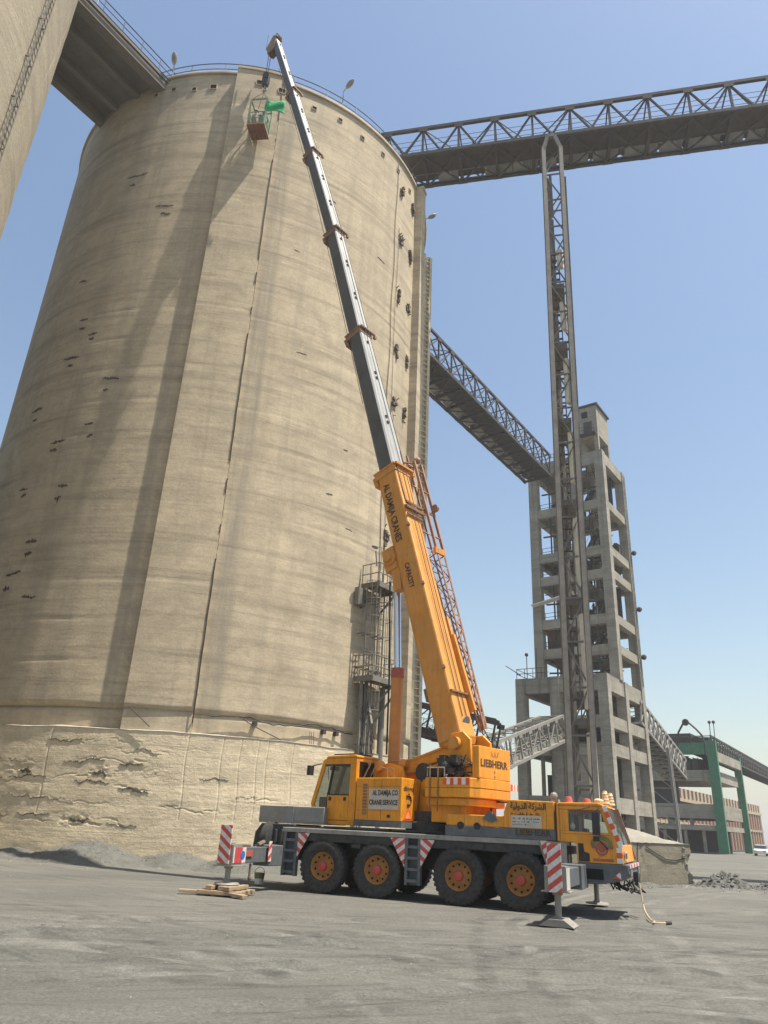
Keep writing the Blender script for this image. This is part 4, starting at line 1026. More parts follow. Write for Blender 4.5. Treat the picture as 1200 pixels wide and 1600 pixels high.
for q in (.5, 1.0): mb.tube((-11, .4, 15.3 + q), (-2, .4, 15.3 + q), .05, 5)
for x in np.arange(-11, -2, 1.0): mb.tube((x, .4, 15.3), (x, .4, 16.3), .04, 5)
mb.build('handrail', M['steel'], gr)
mb = MB(); mb.bx(-9.5, -4.0, 2.5, 8, 15.31, 17.0); mb.bx(-3.5, -1.2, 1.2, 4, 15.31, 16.2)
for x in (-8.7, -1.0, -.4): mb.tube((x, 2, 15.3), (x + .1, 2, 18.4), .06, 5); mb.sphere((x + .1, 2, 18.5), .26, 7, 5)
mb.build('roof_plant', M['steel'], gr)
hs = empty('hoist_frame', (45.2, 108.6, 13.8), hd(.809, -.588)); tag(hs, 'small dark curved hoist frame standing above the descending conveyor head', 'hoist')
mb = MB(); mb.path([(-1.6, 0, .0), (-1.2, 0, 2.2), (-.3, 0, 3.6), (.3, 0, 3.6)], .14, 6); mb.path([(.3, 0, 3.6), (1.3, 0, 2.6), (2.0, 0, 1.7), (2.2, 0, .8), (2.2, 0, -1)], .14, 6); mb.build('frame', M['steel'], hs)
mb = MB(); mb.lathe([(.05, -.2), (.45, -.2), (.5, 0), (.45, .2), (.05, .2)], (-.05, 0, 3.6), 'y', 14); mb.build('pulley', M['steel'], hs)

# long red wall with cream crenels beyond
rw = empty('boundary_building', (50.5, 140.0, 0), hd(.60, .80)); tag(rw, 'far red walled building with a row of cream crenels along its top', 'building')
mb = MB(); mb.bx(0, 96, 0, 6, 0, 9.0); mb.build('wall', M['brick'], rw)
mb = MB(); mb.bx(-.2, 96.2, -.25, .0 - .003, 4.4, 4.9); mb.bx(-.2, 96.2, -.25, -.003, 8.7, 9.3); mb.build('string_course', M['creamwall'], rw)
for k in range(32):
    mb = MB(); x = .8 + k * 3.0; mb.bx(x, x + 1.5, -.15, 5.9, 9.003, 11.2); mb.build('crenel', M['creamwall'], rw)
for k in range(32):
    mb = MB(); x = .1 + k * 3.0; mb.bx(x, x + .5, -.35, -.255, 0, 8.6); mb.build('pilaster', M['creamwall'], rw)

# white car parked beside the portal
def car(loc, rz, label):
    c = empty('parked_car', loc, rz); tag(c, label, 'car')
    mb = MB(); mb.prism([(-2.2, .35), (2.15, .35), (2.2, .75), (1.9, .92), (1.1, .98), (-2.1, 1.0), (-2.25, .7)], 'y', -.85, .85); mb.build('body', M['tyrewhite'], c, bevel=.08)
    mb = MB(); mb.prism([(1.0, .985), (.45, 1.45), (-1.3, 1.48), (-1.95, 1.005)], 'y', -.74, .74); mb.build('cabin', M['darkglass'], c, bevel=.06)
    mb = MB(); mb.prism([(.40, 1.462), (.38, 1.50), (-1.3, 1.53), (-1.34, 1.49)], 'y', -.68, .68); mb.build('roof', M['tyrewhite'], c)
    for x in (-1.35, 1.4):
        for y in (-.86, .66):
            mb = MB(); mb.lathe([(.02, 0), (.28, 0), (.33, .03), (.33, .17), (.28, .2), (.02, .2)], (x, y, .33), 'y', 16); mb.build('wheel', M['rubber'], c)
    for y in (-.62, .62):
        mb = MB(); mb.bx(2.12, 2.215, y - .18, y + .18, .62, .76); mb.build('headlight', M['sheet'], c)
car((59.6, 121.0, .0), R(-120), 'small white car parked at the foot of the green frame')
# ------------------------------------------------------------------ mobile crane
HEAD = R(-23.48); CO = Vector((1.89, 22.54, 0))
crane = empty('mobile_crane', CO, HEAD)
tag(crane, 'yellow four-axle mobile crane standing on outriggers with its long telescopic boom raised', 'crane')
XS = Matrix.Rotation(R(139.0) - HEAD, 4, 'Z')          # carrier frame -> slewed upper works (x = boom direction, y = cab side)
CW = Matrix.Translation(CO) @ Matrix.Rotation(HEAD, 4, 'Z')
def slew_world(p, q, z): return CW @ XS @ Vector((p, q, z))
Y = M['yellow']
def part(mb, name, m, parent=crane, smooth=False, bevel=0.0): return mb.build(name, m, parent, smooth, bevel)
SV = -1.375
# --- chassis
mb = MB(); mb.bx(-4.1, 3.6, -.5, .5, .75, 1.45); mb.bx(-4.1, 3.7, -1.28, 1.28, 1.30, 1.497); part(mb, 'chassis', M['dark'])
mb = MB(); mb.bx(-4.16, 3.28, SV, -SV, 1.50, 1.62); part(mb, 'deck', M['deckedge'], bevel=.015)
mb = MB(); mb.bx(-4.0, 3.2, -1.0, 1.0, 1.621, 1.66)
for u0, u1 in ((-3.0, -1.0), (-.9, .6)): mb.bx(u0, u1, -1.1, 1.1, 1.66, 1.70)
part(mb, 'deck_plate', M['dark'])
mb = MB()
for u in (-2.83, -1.2, 1.08, 2.7):
    mb.tube((u, -1.2, .68), (u, 1.2, .68), .11, 10); mb.sphere((u, 0, .66), .27, 12, 8)
    mb.beam((u - .6, -.75, .95), (u + .6, -.75, .95), .12, .1); mb.beam((u - .6, .75, .95), (u + .6, .75, .95), .12, .1)
part(mb, 'axle', M['dark'])
for (u0, u1) in ((-3.62, -.45), (.12, 3.3)):     # mudguards over each axle pair
    mb = MB()
    for s in (-1, 1):
        mb.bx(u0, u1, s * 1.33, s * .9, 1.42, 1.499); mb.bx(u0, u1, s * 1.34, s * 1.30, 1.30, 1.498)
    part(mb, 'mudguard', M['dark'])
# --- wheels
def wheel(u, side):
    wv = 1 if side < 0 else -1
    w = empty('wheel', (u, side * 1.19, .68), 0 if side < 0 else math.pi, crane)
    Rr = .675
    mb = MB(); N = 64; prof = [(.36, -.13), (.40, -.17), (.50, -.195), (.60, -.19), (.655, -.165), (.672, -.12), (.675, 0), (.672, .12), (.655, .165), (.60, .19), (.50, .195), (.40, .17), (.36, .13)]
    mb.lathe(prof, (0, 0, 0), 'y', N)
    for k in range(34):        # chunky shoulder lugs
        t = 2 * math.pi * k / 34
        for sgn, o in ((-1, 0), (1, math.pi / 34)):
            xf = Matrix.Rotation(-(t + o), 4, 'Y'); old = mb.xf; mb.xf = xf
            mb.bx(.655, .684, sgn * .02, sgn * .165, -.036, .036); mb.bx(.60, .655, sgn * .165, sgn * .187, -.028, .028); mb.xf = old
    mb.build('tyre', M['rubber'], w, smooth=True)
    mb = MB(); mb.lathe([(.36, -.14), (.345, -.165), (.33, -.15), (.31, -.08), (.27, -.045), (.20, -.055), (.15, -.07), (.13, -.07), (.01, -.07)], (0, 0, 0), 'y', 40)
    mb.lathe([(.36, .14), (.34, .15), (.31, .05), (.01, .04)], (0, 0, 0), 'y', 24)
    for k in range(10):
        t = 2 * math.pi * k / 10; c = (.205 * math.cos(t), -.055, .205 * math.sin(t)); mb.tube(c, (c[0], -.09, c[2]), .016, 6)
    mb.build('rim', M['rim'], w, smooth=True)
    mb = MB()
    for k in range(10):
        t = 2 * math.pi * (k + .5) / 10; c = (.262 * math.cos(t), -.04, .262 * math.sin(t)); mb.tube(c, (c[0], -.062, c[2]), .030, 8)
    mb.build('rim_hole', M['hole'], w)
    mb = MB(); mb.lathe([(.125, -.06), (.125, -.14), (.105, -.17), (.06, -.178), (.005, -.178)], (0, 0, 0), 'y', 22); mb.build('hub_cap', M['hub'], w, smooth=True)
for u in (-2.83, -1.2, 1.08, 2.7):
    for s in (-1, 1): wheel(u, s)
# --- access ladders on the near side
for u0, u1 in ((-4.06, -3.68), (-.34, .02)):
    mb = MB()
    for u in (u0, u1): mb.bx(u - .035, u + .035, SV - .02, SV + .14, .38, 1.498)
    for k in range(4): z = .45 + k * .27; mb.bx(u0 + .035, u1 - .035, SV - .03, SV + .13, z, z + .07)
    mb.bx(u0, u1, SV + .14, SV + .17, .38, 1.498)
    part(mb, 'step_ladder', M['chassis'])
def plate(poly, name, m, v=SV - .012, t=.02): mb = MB(); mb.prism(poly, 'y', v - t, v); return part(mb, name, m)
plate([(-3.62, 1.49), (-3.26, 1.49), (-3.42, 1.2), (-3.62, .86)], 'warning_board', M['stripe_r'])
plate([(-.80, 1.49), (-.385, 1.49), (-.385, .80)], 'warning_board', M['stripe_l'])
plate([(.065, 1.49), (.46, 1.49), (.065, .80)], 'warning_board', M['stripe_r'])
plate([(3.17, 1.63), (3.88, 1.58), (3.88, .98), (3.62, .66), (3.5, .66)], 'front_apron', M['galv'])
plate([(3.24, 1.60), (3.44, 1.60), (3.72, .78), (3.63, .67), (3.51, .67)], 'warning_board', M['stripe_l'], SV - .034)
mb = MB(); mb.bx(1.35, 1.78, SV - .03, SV + .1, 1.33, 1.47); mb.bx(-1.95, -1.7, SV - .03, SV + .1, 1.18, 1.28); part(mb, 'tool_box', M['dark'])
# --- carrier engine housing
mb = MB(); mb.bx(.73, 3.62, SV, -SV, 1.625, 1.87); part(mb, 'housing_base', M['chassis'], bevel=.01)
mb = MB(); mb.bx(.75, 2.31, SV + .02, 1.2, 1.872, 2.15); part(mb, 'engine_housing', Y, bevel=.02)
mb = MB(); mb.prism([(2.31, 1.872), (3.60, 1.872), (3.60, 2.53), (2.43, 2.55), (2.31, 2.25)], 'y', SV + .005, 1.2); part(mb, 'engine_housing', Y, bevel=.02)
mb = MB()
for u in (1.15, 1.6): mb.lathe([(.005, 0), (.09, 0), (.10, .02)], (u, SV - .005, 1.875), 'y', 14)
part(mb, 'filler_cap', M['rubber'])
mb = MB()
mb.prism([(1.75, 2.05), (1.85, 2.18), (2.1, 2.18), (2.15, 2.05), (2.0, 1.98)], 'y', SV - .03, SV + .015); mb.bx(1.9, 2.0, SV, SV + .1, 2.15, 2.25); part(mb, 'control_lever', M['chassis'])
mb = MB(); mb.tube((1.0, -.3, 2.5), (2.4, -.3, 2.52), .03, 6); mb.tube((1.7, -.3, 2.15), (1.7, -.3, 2.5), .03, 6); mb.tube((2.35, -.3, 2.15), (2.4, -.3, 2.52), .03, 6); part(mb, 'deck_rail', M['steel'])
mb = MB(); mb.tube((3.64, SV + .02, 1.6), (3.64, SV + .02, 2.5), .025, 6); part(mb, 'cable', M['black'])
mb = MB(); mb.tube((3.55, -1.0, 2.5), (3.55, -1.0, 2.78), .05, 8); mb.sphere((3.55, -1.0, 2.68), .10, 8, 6); mb.bx(3.5, 3.68, -1.15, -.85, 2.5, 2.6); part(mb, 'exhaust', M['galv'])
# --- carrier driver's cab (hollow, glazed)
V0, V1 = SV, 1.28
mb = MB()
for v0, v1 in ((V0, V0 + .06), (V1 - .06, V1)):
    mb.prism([(3.72, 1.62), (4.12, 1.62), (4.12, 1.18), (5.20, 1.18), (5.16, 1.62), (5.06, 1.86), (3.72, 1.86)], 'y', v0, v1)
    mb.prism([(3.72, 1.86), (3.95, 1.86), (3.95, 2.36), (3.72, 2.36)], 'y', v0, v1)
    mb.prism([(4.90, 1.86), (5.06, 1.86), (4.86, 2.36), (4.73, 2.36)], 'y', v0, v1)
    mb.prism([(3.72, 2.36), (4.86, 2.36), (4.82, 2.45), (3.72, 2.45)], 'y', v0, v1)
mb.bx(3.66, 3.72, V0 + .003, V1 - .003, 1.62, 2.45)
mb.prism([(5.16, 1.20), (5.22, 1.20), (5.18, 1.60), (5.13, 1.60)], 'y', V0 + .06, V1 - .06)
mb.bx(4.12, 5.16, V0 + .06, V1 - .06, 1.18, 1.24)
cabin = part(mb, 'cab', Y, bevel=.015)
mb = MB(); mb.prism([(3.64, 2.453), (4.83, 2.453), (4.80, 2.50), (4.68, 2.54), (3.72, 2.52)], 'y', V0 - .01, V1 + .01); mb.build('roof', Y, cabin, bevel=.02)
for vv_ in (V0 + .03, V1 - .03):
    mb = MB(); mb.quad((3.95, vv_, 1.86), (4.90, vv_, 1.86), (4.73, vv_, 2.36), (3.95, vv_, 2.36)); mb.build('side_window', M['glass'], cabin)
mb = MB(); mb.quad((5.145, V0 + .08, 1.60), (5.145, V1 - .08, 1.60), (4.83, V1 - .08, 2.43), (4.83, V0 + .08, 2.43)); mb.build('windscreen', M['glass'], cabin)
mb = MB()
for k in range(7):
    f0, f1 = k / 7, (k + 1) / 7
    a = (5.17 - .34 * f0, V0 - .012, 1.55 + .92 * f0); b = (5.17 - .34 * f1, V0 - .012, 1.55 + .92 * f1); mb.m = k % 2; mb.beam(a, b, .10, .02, up=(0, 1, 0))
for k in range(3): mb.m = k % 2; mb.bx(5.06, 5.19, V0 - .02, V0 - .003, 1.2 + k * .115, 1.31 + k * .115)
mb.build('pillar_tape', [M['white'], M['redsign']], cabin)
mb = MB(); mb.prism([(4.16, 1.20), (4.16, 1.60), (4.28, 1.60), (4.30, 1.42), (4.42, 1.38), (4.42, 1.20)], 'y', V0 - .012, V0 - .003); mb.build('door_step', M['black'], cabin)
mb = MB(); mb.bx(3.80, 4.15, -1.0, -.5, 1.62, 1.95); mb.bx(3.80, 3.95, -1.0, -.5, 1.95, 2.28); mb.bx(3.80, 4.15, .3, .8, 1.62, 1.95); mb.bx(3.80, 3.95, .3, .8, 1.95, 2.28); mb.bx(4.8, 5.05, -1.2, 1.1, 1.5, 1.78)
mb.tube((4.75, -.75, 1.65), (4.6, -.75, 1.85), .03, 6); mb.build('seat', M['black'], cabin, bevel=.03)
mb = MB(); mb.sphere((4.02, -1.22, 1.98), .07, 8, 6, (1, 1, 1.3)); mb.build('bottle', M['white'], cabin, smooth=True)
mb = MB(); mb.bx(4.56, 4.74, V0 - .30, V0 - .20, 1.80, 2.32); mb.bx(4.57, 4.72, V0 - .31, V0 - .21, 1.66, 1.78)
mb.tube((4.7, V0 + .01, 2.42), (4.62, V0 - .26, 2.34), .02, 6); mb.tube((4.72, V0 - .25, 1.68), (4.86, V0 - .0, 1.5), .02, 6); mb.tube((4.5, V0 + .01, 2.44), (4.2, V0 - .2, 2.36), .015, 5)
part(mb, 'wing_mirror', M['black'], bevel=.015)
mb = MB(); mb.bx(4.8, 5.0, 1.42, 1.52, 1.8, 2.3); mb.tube((4.85, 1.27, 2.42), (4.9, 1.46, 2.28), .02, 6); part(mb, 'wing_mirror', M['black'], bevel=.015)
# bars on the windscreen (far side guard) and wipers
mb = MB(); mb.beam((5.24, 1.2, 1.25), (4.86, 1.2, 2.48), .06, .09); part(mb, 'screen_guard', M['jib'])
for v_ in (-.9, .1): mb = MB(); mb.tube((5.2, v_, 1.62), (5.05, v_ + .6, 1.95), .012, 5); part(mb, 'wiper', M['black'])
# door emblem
def disc(mb, cu, cz, r, v, n=24, sy=1.0, a0=0, a1=2 * math.pi, r0=0.0):
    pts = [(cu + r * math.cos(a0 + (a1 - a0) * k / n), cz + sy * r * math.sin(a0 + (a1 - a0) * k / n)) for k in range(n + (0 if a1 - a0 > 6.2 else 1))]
    if r0 > 0: pts += [(cu + r0 * math.cos(a1 - (a1 - a0) * k / n), cz + sy * r0 * math.sin(a1 - (a1 - a0) * k / n)) for k in range(n + 1)]
    mb.prism(pts, 'y', v - .006, v)
mb = MB(); disc(mb, 4.72, 1.50, .155, V0 - .003, 20); mb.bx(4.48, 4.99, V0 - .012, V0 - .003, 1.50, 1.57); mb.bx(4.5, 4.98, V0 - .010, V0 - .003, 1.22, 1.28); mb.build('emblem', M['maroon'], cabin)
mb = MB(); disc(mb, 4.72, 1.54, .27, V0 - .014, 18, .95, .1, math.pi - .1, .165); mb.build('emblem', M['emblemgreen'], cabin)
mb = MB(); disc(mb, 4.72, 1.47, .10, V0 - .012, 18, .8, math.pi, 2 * math.pi, .075); mb.build('emblem', M['boomyellow'], cabin)
# roof lamps
for u, v, m, h in ((3.92, -1.0, 'redlens', .16), (4.28, -.3, 'redlens', .15)):
    mb = MB(); mb.lathe([(.005, h), (.07, h - .01), (.10, h * .5), (.10, .03), (.12, 0), (.005, 0)], (u, v, 2.53), 'z', 14); part(mb, 'beacon', M[m], smooth=True)
for u, v in ((4.78, -.55), (4.80, .45)):
    mb = MB()
    for k in range(4): mb.lathe([(.005, .085 * k + .08), (.10 - .016 * k, .085 * k + .07), (.115 - .018 * k, .085 * k + .02), (.08, .085 * k), (.005, .085 * k)], (u, v, 2.53), 'z', 12)
    part(mb, 'beacon', M['amber'], smooth=True)
for k in range(7):
    mb = MB(); mb.lathe([(.005, -.06), (.09, -.05), (.10, .02), (.06, .06), (.005, .065)], (4.68 + .02 * math.sin(k * 3), V0 + .15 + k * .36, 2.58), 'z', 10); part(mb, 'roof_light', M['amber'], smooth=True)
# bumper and front
mb = MB(); mb.prism([(4.12, 1.178), (5.30, 1.178), (5.32, .98), (5.18, .84), (4.75, .74), (4.12, .70)], 'y', V0 - .005, V1 + .02); bump = part(mb, 'bumper', M['chassis'], bevel=.02)
mb = MB(); mb.bx(4.22, 4.72, V0 - .02, V0 - .008, .82, 1.05); mb.build('step_recess', M['hole'], bump)
mb = MB(); mb.prism([(4.93, .86), (5.12, .86), (5.12, 1.04)], 'y', V0 - .022, V0 - .008); mb.build('warning_board', M['stripe_r'], bump)
mb = MB(); mb.bx(5.325, 5.345, V0 + .02, V1 - .02, 1.10, 1.185); mb.build('trim', M['stripe_v'], bump)
for v in (-1.05, .95):
    mb = MB(); mb.bx(5.30, 5.345, v - .2, v + .2, .93, 1.07); mb.build('headlight', M['sheet'], bump)
mb = MB(); mb.bx(5.225, 5.24, -1.28, -.72, 1.26, 1.46); mb.build('number_plate', M['panelwhite'], bump)
mb = MB()
for k in range(4): mb.bx(5.241, 5.245, -1.22 + k * .12, -1.16 + k * .12, 1.30, 1.42)
mb.build('plate_figures', M['text'], bump)
mb = MB(); rq = random.Random(8)
for k in range(9):
    a = (rq.uniform(4.8, 5.3), rq.uniform(-1.2, .8), .82); mb.path([a, (a[0] + rq.uniform(-.2, .2), a[1] + .1, .62), (a[0] + rq.uniform(-.3, .3), a[1] + rq.uniform(-.2, .3), .55), (a[0] + rq.uniform(-.5, .2), a[1] + .3, .72)], .022, 5)
mb.bx(5.3, 5.42, -.35, -.1, .78, 1.0); mb.tube((5.36, -.22, 1.0), (5.36, -.22, .7), .04, 8)
part(mb, 'front_hose', M['dark'])
# --- rear of the carrier
mb = MB(); mb.bx(-5.45, -3.25, -.62, .95, 1.72, 2.2); part(mb, 'ballast_plate', M['greyblock'], bevel=.02)
mb = MB(); mb.bx(-4.55, -4.25, -.66, -.623, 1.73, 2.19); mb.bx(-4.2, -3.26, -.64, -.623, 1.78, 2.15); part(mb, 'ballast_label', M['sheet'])
mb = MB(); mb.prism([(-4.12, .8), (-4.12, 1.7), (-5.25, 1.7), (-5.45, 1.45), (-5.5, .95), (-5.3, .85)], 'y', -.75, 1.0)
for k in range(5): mb.tube((-4.3 - k * .2, -.8, 1.0), (-4.3 - k * .2, -.8, 1.55), .05, 6)
part(mb, 'tail', M['dark'], bevel=.03)
mb = MB(); mb.lathe([(.18, -.15), (.42, -.16), (.5, -.1), (.5, .1), (.42, .16), (.18, .15)], (-5.0, -.55, 1.25), 'x', 30); part(mb, 'spare_tyre', M['rubber'], smooth=True)
# --- outriggers
def outrigger(u, s, ve, zf, red=True, full=True):
    """u: station, s: -1 near side, ve: reach of the beam"""
    mb = MB(); mb.bx(u - .26, u + .26, s * 1.15, s * 2.12, .62, 1.14)
    o = part(mb, 'outrigger', M['chassis'], bevel=.02)
    mb = MB(); mb.bx(u - .20, u + .20, s * 1.9, s * ve, .72, 1.10); mb.build('beam', M['chassis'], o, bevel=.015)
    mb = MB(); mb.bx(u - .225, u + .225, s * (ve - .38), s * (ve + .05), .68, 1.16); mb.bx(u - .30, u + .30, s * (ve - .4), s * (ve + .07), .655, .68); mb.build('beam_head', M['galv'], o)
    mb = MB(); mb.tube((u, s * (ve - .17), zf + .06), (u, s * (ve - .17), .8), .07, 12); mb.tube((u, s * (ve - .17), .60), (u, s * (ve - .17), 1.2), .11, 12); mb.build('jack', M['galv'], o, smooth=True)
    mb = MB(); mb.lathe([(.005, .10), (.07, .10), (.12, .05), (.30, .035), (.32, 0), (.005, 0)], (u, s * (ve - .17), zf), 'z', 18); mb.build('foot', M['galv'], o)
    return o
ol = outrigger(-4.33, -1, 3.85, .24)
mb = MB(); mb.bx(-4.52, -4.18, -3.945, -3.915, .72, 1.62); mb.build('warning_board', M['stripe_r'], ol)
mb = MB(); mb.bx(-4.103, -4.09, -3.88, -3.3, .74, 1.10); mb.build('warning_board', M['stripe_v'], ol)
mb = MB(); mb.bx(-4.066, -4.05, -2.22, -2.06, .74, 1.25); mb.build('warning_board', M['stripe_r'], ol)
mb = MB(); mb.xf = Matrix.Translation((-4.085, -3.45, .92)); mb.lathe([(.005, .004), (.10, .004), (.10, -.004), (.005, -.004)], (0, 0, 0), 'x', 16); mb.build('mark', M['blue'], ol)
mb = MB(); mb.bx(-4.128, -4.10, -3.28, -2.95, .88, 1.02); mb.build('mark', M['redband'], ol)
mb = MB(); mb.tube((-4.2, -2.85, .70), (-4.2, -2.85, .36), .03, 6); mb.sphere((-4.2, -2.83, .35), .06, 6, 5); mb.bx(-4.5, -4.15, -3.6, -3.0, 1.10, 1.16); mb.tube((-4.3, -2.4, 1.14), (-4.3, -2.1, 1.22), .06, 6); mb.build('hose_fitting', M['steelrust'], ol)
orr = outrigger(4.06, -1, 4.05, .05)
mb = MB(); mb.bx(3.92, 4.21, -4.145, -4.115, .66, 1.60); mb.build('warning_board', M['stripe_l'], orr)
mb = MB(); mb.bx(4.29, 4.302, -4.1, -3.68, .70, 1.12); mb.build('warning_board', M['panelwhite'], orr)
mb = MB(); mb.prism([(3.70, 0.03), (4.42, .03), (4.22, .16), (3.9, .16)], 'y', -4.2, -3.56); mb.build('pad', M['greyblock'], orr)
outrigger(-4.33, 1, 3.6, .05); outrigger(4.06, 1, 2.25, .05)

# --- slewing upper works
def sp(name, m, f, parent=crane, smooth=False, bevel=0.0):
    mb = MB(XS); f(mb); return mb.build(name, m, parent, smooth, bevel)
sp('slew_ring', M['dark'], lambda b: b.lathe([(.005, 2.2), (.72, 2.2), (.72, 1.95), (.85, 1.9), (.85, 1.66), (.005, 1.66)], (0, 0, 0), 'z', 36))
def _f(b):
    b.bx(-1.5, -.37, -.85, .72, 1.93, 3.0); b.bx(-.37, 1.95, -.85, .40, 1.93, 3.0)
sp('upper_frame', Y, _f, bevel=.02)
plan = [(.20, .40), (-.36, .40), (-.36, 1.02), (-1.35, 1.04), (-1.80, .96), (-1.97, .70), (-2.02, 0), (-1.97, -.80), (-1.75, -1.2), (-1.35, -1.32), (.3, -1.32)]
sp('counterweight', Y, lambda b: (b.prism(plan, 'z', 2.56, 2.80), b.prism([(x * 1.004, y * 1.004) for x, y in plan], 'z', 2.803, 3.06)), bevel=.02)
sp('counterweight', Y, lambda b: b.prism([(x * .93, y * .9) for x, y in plan], 'z', 2.36, 2.557), bevel=.03)
def _ballast(b): b.bx(-1.98, -1.76, -.84, .78, 3.065, 3.90)
slab = sp('rear_panel', Y, _ballast, bevel=.02)
def _st(b):
    for k in range(6):
        b.m = k % 2; q = .93 - k * .065
    pts = [(-1.0, 1.052), (-1.35, 1.052), (-1.81, .975)]
    n = 0
    for (x0, y0), (x1, y1) in zip(pts[:-1], pts[1:]):
        L = math.hypot(x1 - x0, y1 - y0); c = max(1, int(L / .10))
        for k in range(c):
            b.m = n % 2; n += 1
            a, d = k / c, (k + 1) / c
            b.beam((x0 + (x1 - x0) * a, y0 + (y1 - y0) * a, 2.965), (x0 + (x1 - x0) * d, y0 + (y1 - y0) * d, 2.965), .012, .17)
def _st2(b):
    for k in range(5):
        b.m = k % 2; b.bx(-1.985 + .06 * k * .0 - .01, -1.97, -.86 - k * .07, -.93 - k * .07, 2.83, 3.0)
sp('warning_tape', [M['redsign'], M['white']], _st); sp('warning_tape', [M['redsign'], M['white']], _st2)
# engine module beside the cab
sp('machine_housing', Y, lambda b: b.add([(.24, 1.3, 1.9), (1.93, 1.3, 1.9), (1.93, .62, 1.9), (.24, .62, 1.9), (.24, 1.3, 3.04), (1.93, 1.3, 3.04), (1.93, .42, 3.04), (.24, .42, 3.04)], [(0, 1, 2, 3), (7, 6, 5, 4), (4, 5, 1, 0), (5, 6, 2, 1), (6, 7, 3, 2), (7, 4, 0, 3)]), bevel=.02)
sp('housing_base', M['chassis'], lambda b: b.bx(.20, 1.95, .5, 1.31, 1.74, 1.897))
sp('louvre', M['collar'], lambda b: [b.bx(1.50, 1.66, 1.303, 1.312, 2.05 + k * .085, 2.11 + k * .085) for k in range(10)])
sp('sign_panel', M['panelwhite'], lambda b: b.bx(.33, 1.42, 1.302, 1.312, 2.20, 2.74))
sp('latch', M['dark'], lambda b: b.bx(.62, .72, 1.302, 1.325, 1.99, 2.06))
txt = text_mb('AL DAMIJA CO', (-1, 0, 0), (0, 0, 1), (1.28, 1.314, 2.52), .93, .19, XS); txt.build('lettering', M['text'], crane)
txt = text_mb('CRANE SERVICE', (-1, 0, 0), (0, 0, 1), (1.40, 1.314, 2.31), 1.05, .14, XS); txt.build('lettering', M['text'], crane)
txt = text_mb('dingo', (0, -1, 0), (0, 0, 1), (.24, 1.21, 2.66), .46, .17, XS); txt.build('lettering', M['text'], crane)
def _hook(b):
    pts = []
    for k in range(15):
        t = R(100 - 300 * k / 14 * .9); w = .115
        pts.append((.236, .74 - w * math.cos(t + math.pi) * 1.0, 2.45 + w * math.sin(t)))
    b.path([(.230, .96, 2.64), (.230, .96, 2.58)] + [(.230, 1.0 + .14 * math.cos(R(60 + 220 * k / 10)), 2.46 + .12 * math.sin(R(60 + 220 * k / 10))) for k in range(11)][::1], .026, 6)
sp('hook_emblem', M['text'], _hook)
sp('warning_sign', M['redsign'], lambda b: b.prism([(1.21, 1.94), (.77, 1.94), (.99, 2.26)], 'x', .226, .237))
sp('warning_sign', M['orangesign'], lambda b: b.prism([(1.12, 1.985), (.86, 1.985), (.99, 2.17)], 'x', .218, .2255))
def _seams(b):
    for p in (.95, 1.45): b.bx(p, p + .012, 1.3015, 1.3045, 1.93, 3.0)
    for z in (2.16, 2.80): b.bx(.26, 1.92, 1.3015, 1.3045, z, z + .010)
    for q in (.98, 1.04): b.bx(.235, .2385, q, q + .006, 1.95, 3.0)
sp('panel_seam', M['collar'], _seams)
mb = MB()
for u in (1.25, 1.78): mb.bx(u, u + .010, SV + .0155, SV + .0185, 1.88, 2.14)
for u in (2.42, 3.40): mb.bx(u, u + .010, SV + .0005, SV + .0035, 1.88, 2.52)
mb.bx(3.735, 3.745, SV - .003, SV - .0005, 1.64, 2.44); mb.bx(4.95, 4.958, SV - .003, SV - .0005, 1.22, 1.84); mb.bx(3.74, 4.96, SV - .003, SV - .0005, 1.80, 1.81)
part(mb, 'panel_seam', M['collar'])
# operator's cab
def _cab(b):
    for q0, q1 in ((1.25, 1.31), (.34, .40)):
        b.prism([(3.60, 1.76), (3.76, 2.32), (3.34, 3.56), (3.23, 3.45), (3.62, 2.30), (3.50, 1.86)], 'y', q0, q1)
        b.prism([(1.96, 1.86), (2.22, 1.86), (2.20, 3.42), (1.96, 3.42)], 'y', q0, q1)
        b.prism([(1.96, 3.42), (3.26, 3.42), (3.33, 3.56), (3.2, 3.60), (1.96, 3.60)], 'y', q0, q1)
        b.prism([(1.96, 1.74), (3.60, 1.74), (3.62, 1.86), (1.96, 1.86)], 'y', q0, q1)
    b.bx(1.96, 2.02, .40, 1.25, 1.74, 3.02); b.bx(1.96, 2.02, .40, 1.25, 3.5, 3.6); b.bx(1.96, 2.02, 1.17, 1.25, 3.02, 3.5); b.bx(1.96, 2.02, .40, .5, 3.02, 3.5)
    b.bx(2.02, 3.58, .4, 1.25, 1.74, 1.80)
cab2 = sp('operator_cab', Y, _cab, bevel=.012)
sp('roof', Y, lambda b: b.prism([(1.94, 3.603), (3.24, 3.603), (3.12, 3.67), (2.05, 3.69), (1.94, 3.66)], 'y', .32, 1.33), cab2, bevel=.02)
sp('door', Y, lambda b: b.prism([(2.225, 1.87), (3.05, 1.87), (3.07, 2.55), (2.225, 2.55)], 'y', 1.262, 1.318), cab2, bevel=.012)
sp('door_handle', M['black'], lambda b: (b.bx(2.30, 2.40, 1.319, 1.335, 2.40, 2.50), b.bx(2.90, 3.0, 1.319, 1.335, 2.40, 2.50)), cab2)
def _frm(b):
    b.beam((3.07, 1.29, 1.87), (3.07, 1.29, 2.55), .05, .05); b.beam((3.07, 1.29, 2.55), (2.90, 1.29, 3.42), .05, .05); b.beam((2.225, 1.29, 2.56), (3.06, 1.29, 2.56), .05, .05)
    b.beam((2.22, 1.29, 3.40), (3.25, 1.29, 3.40), .04, .05)
sp('window_frame', M['black'], _frm, cab2)
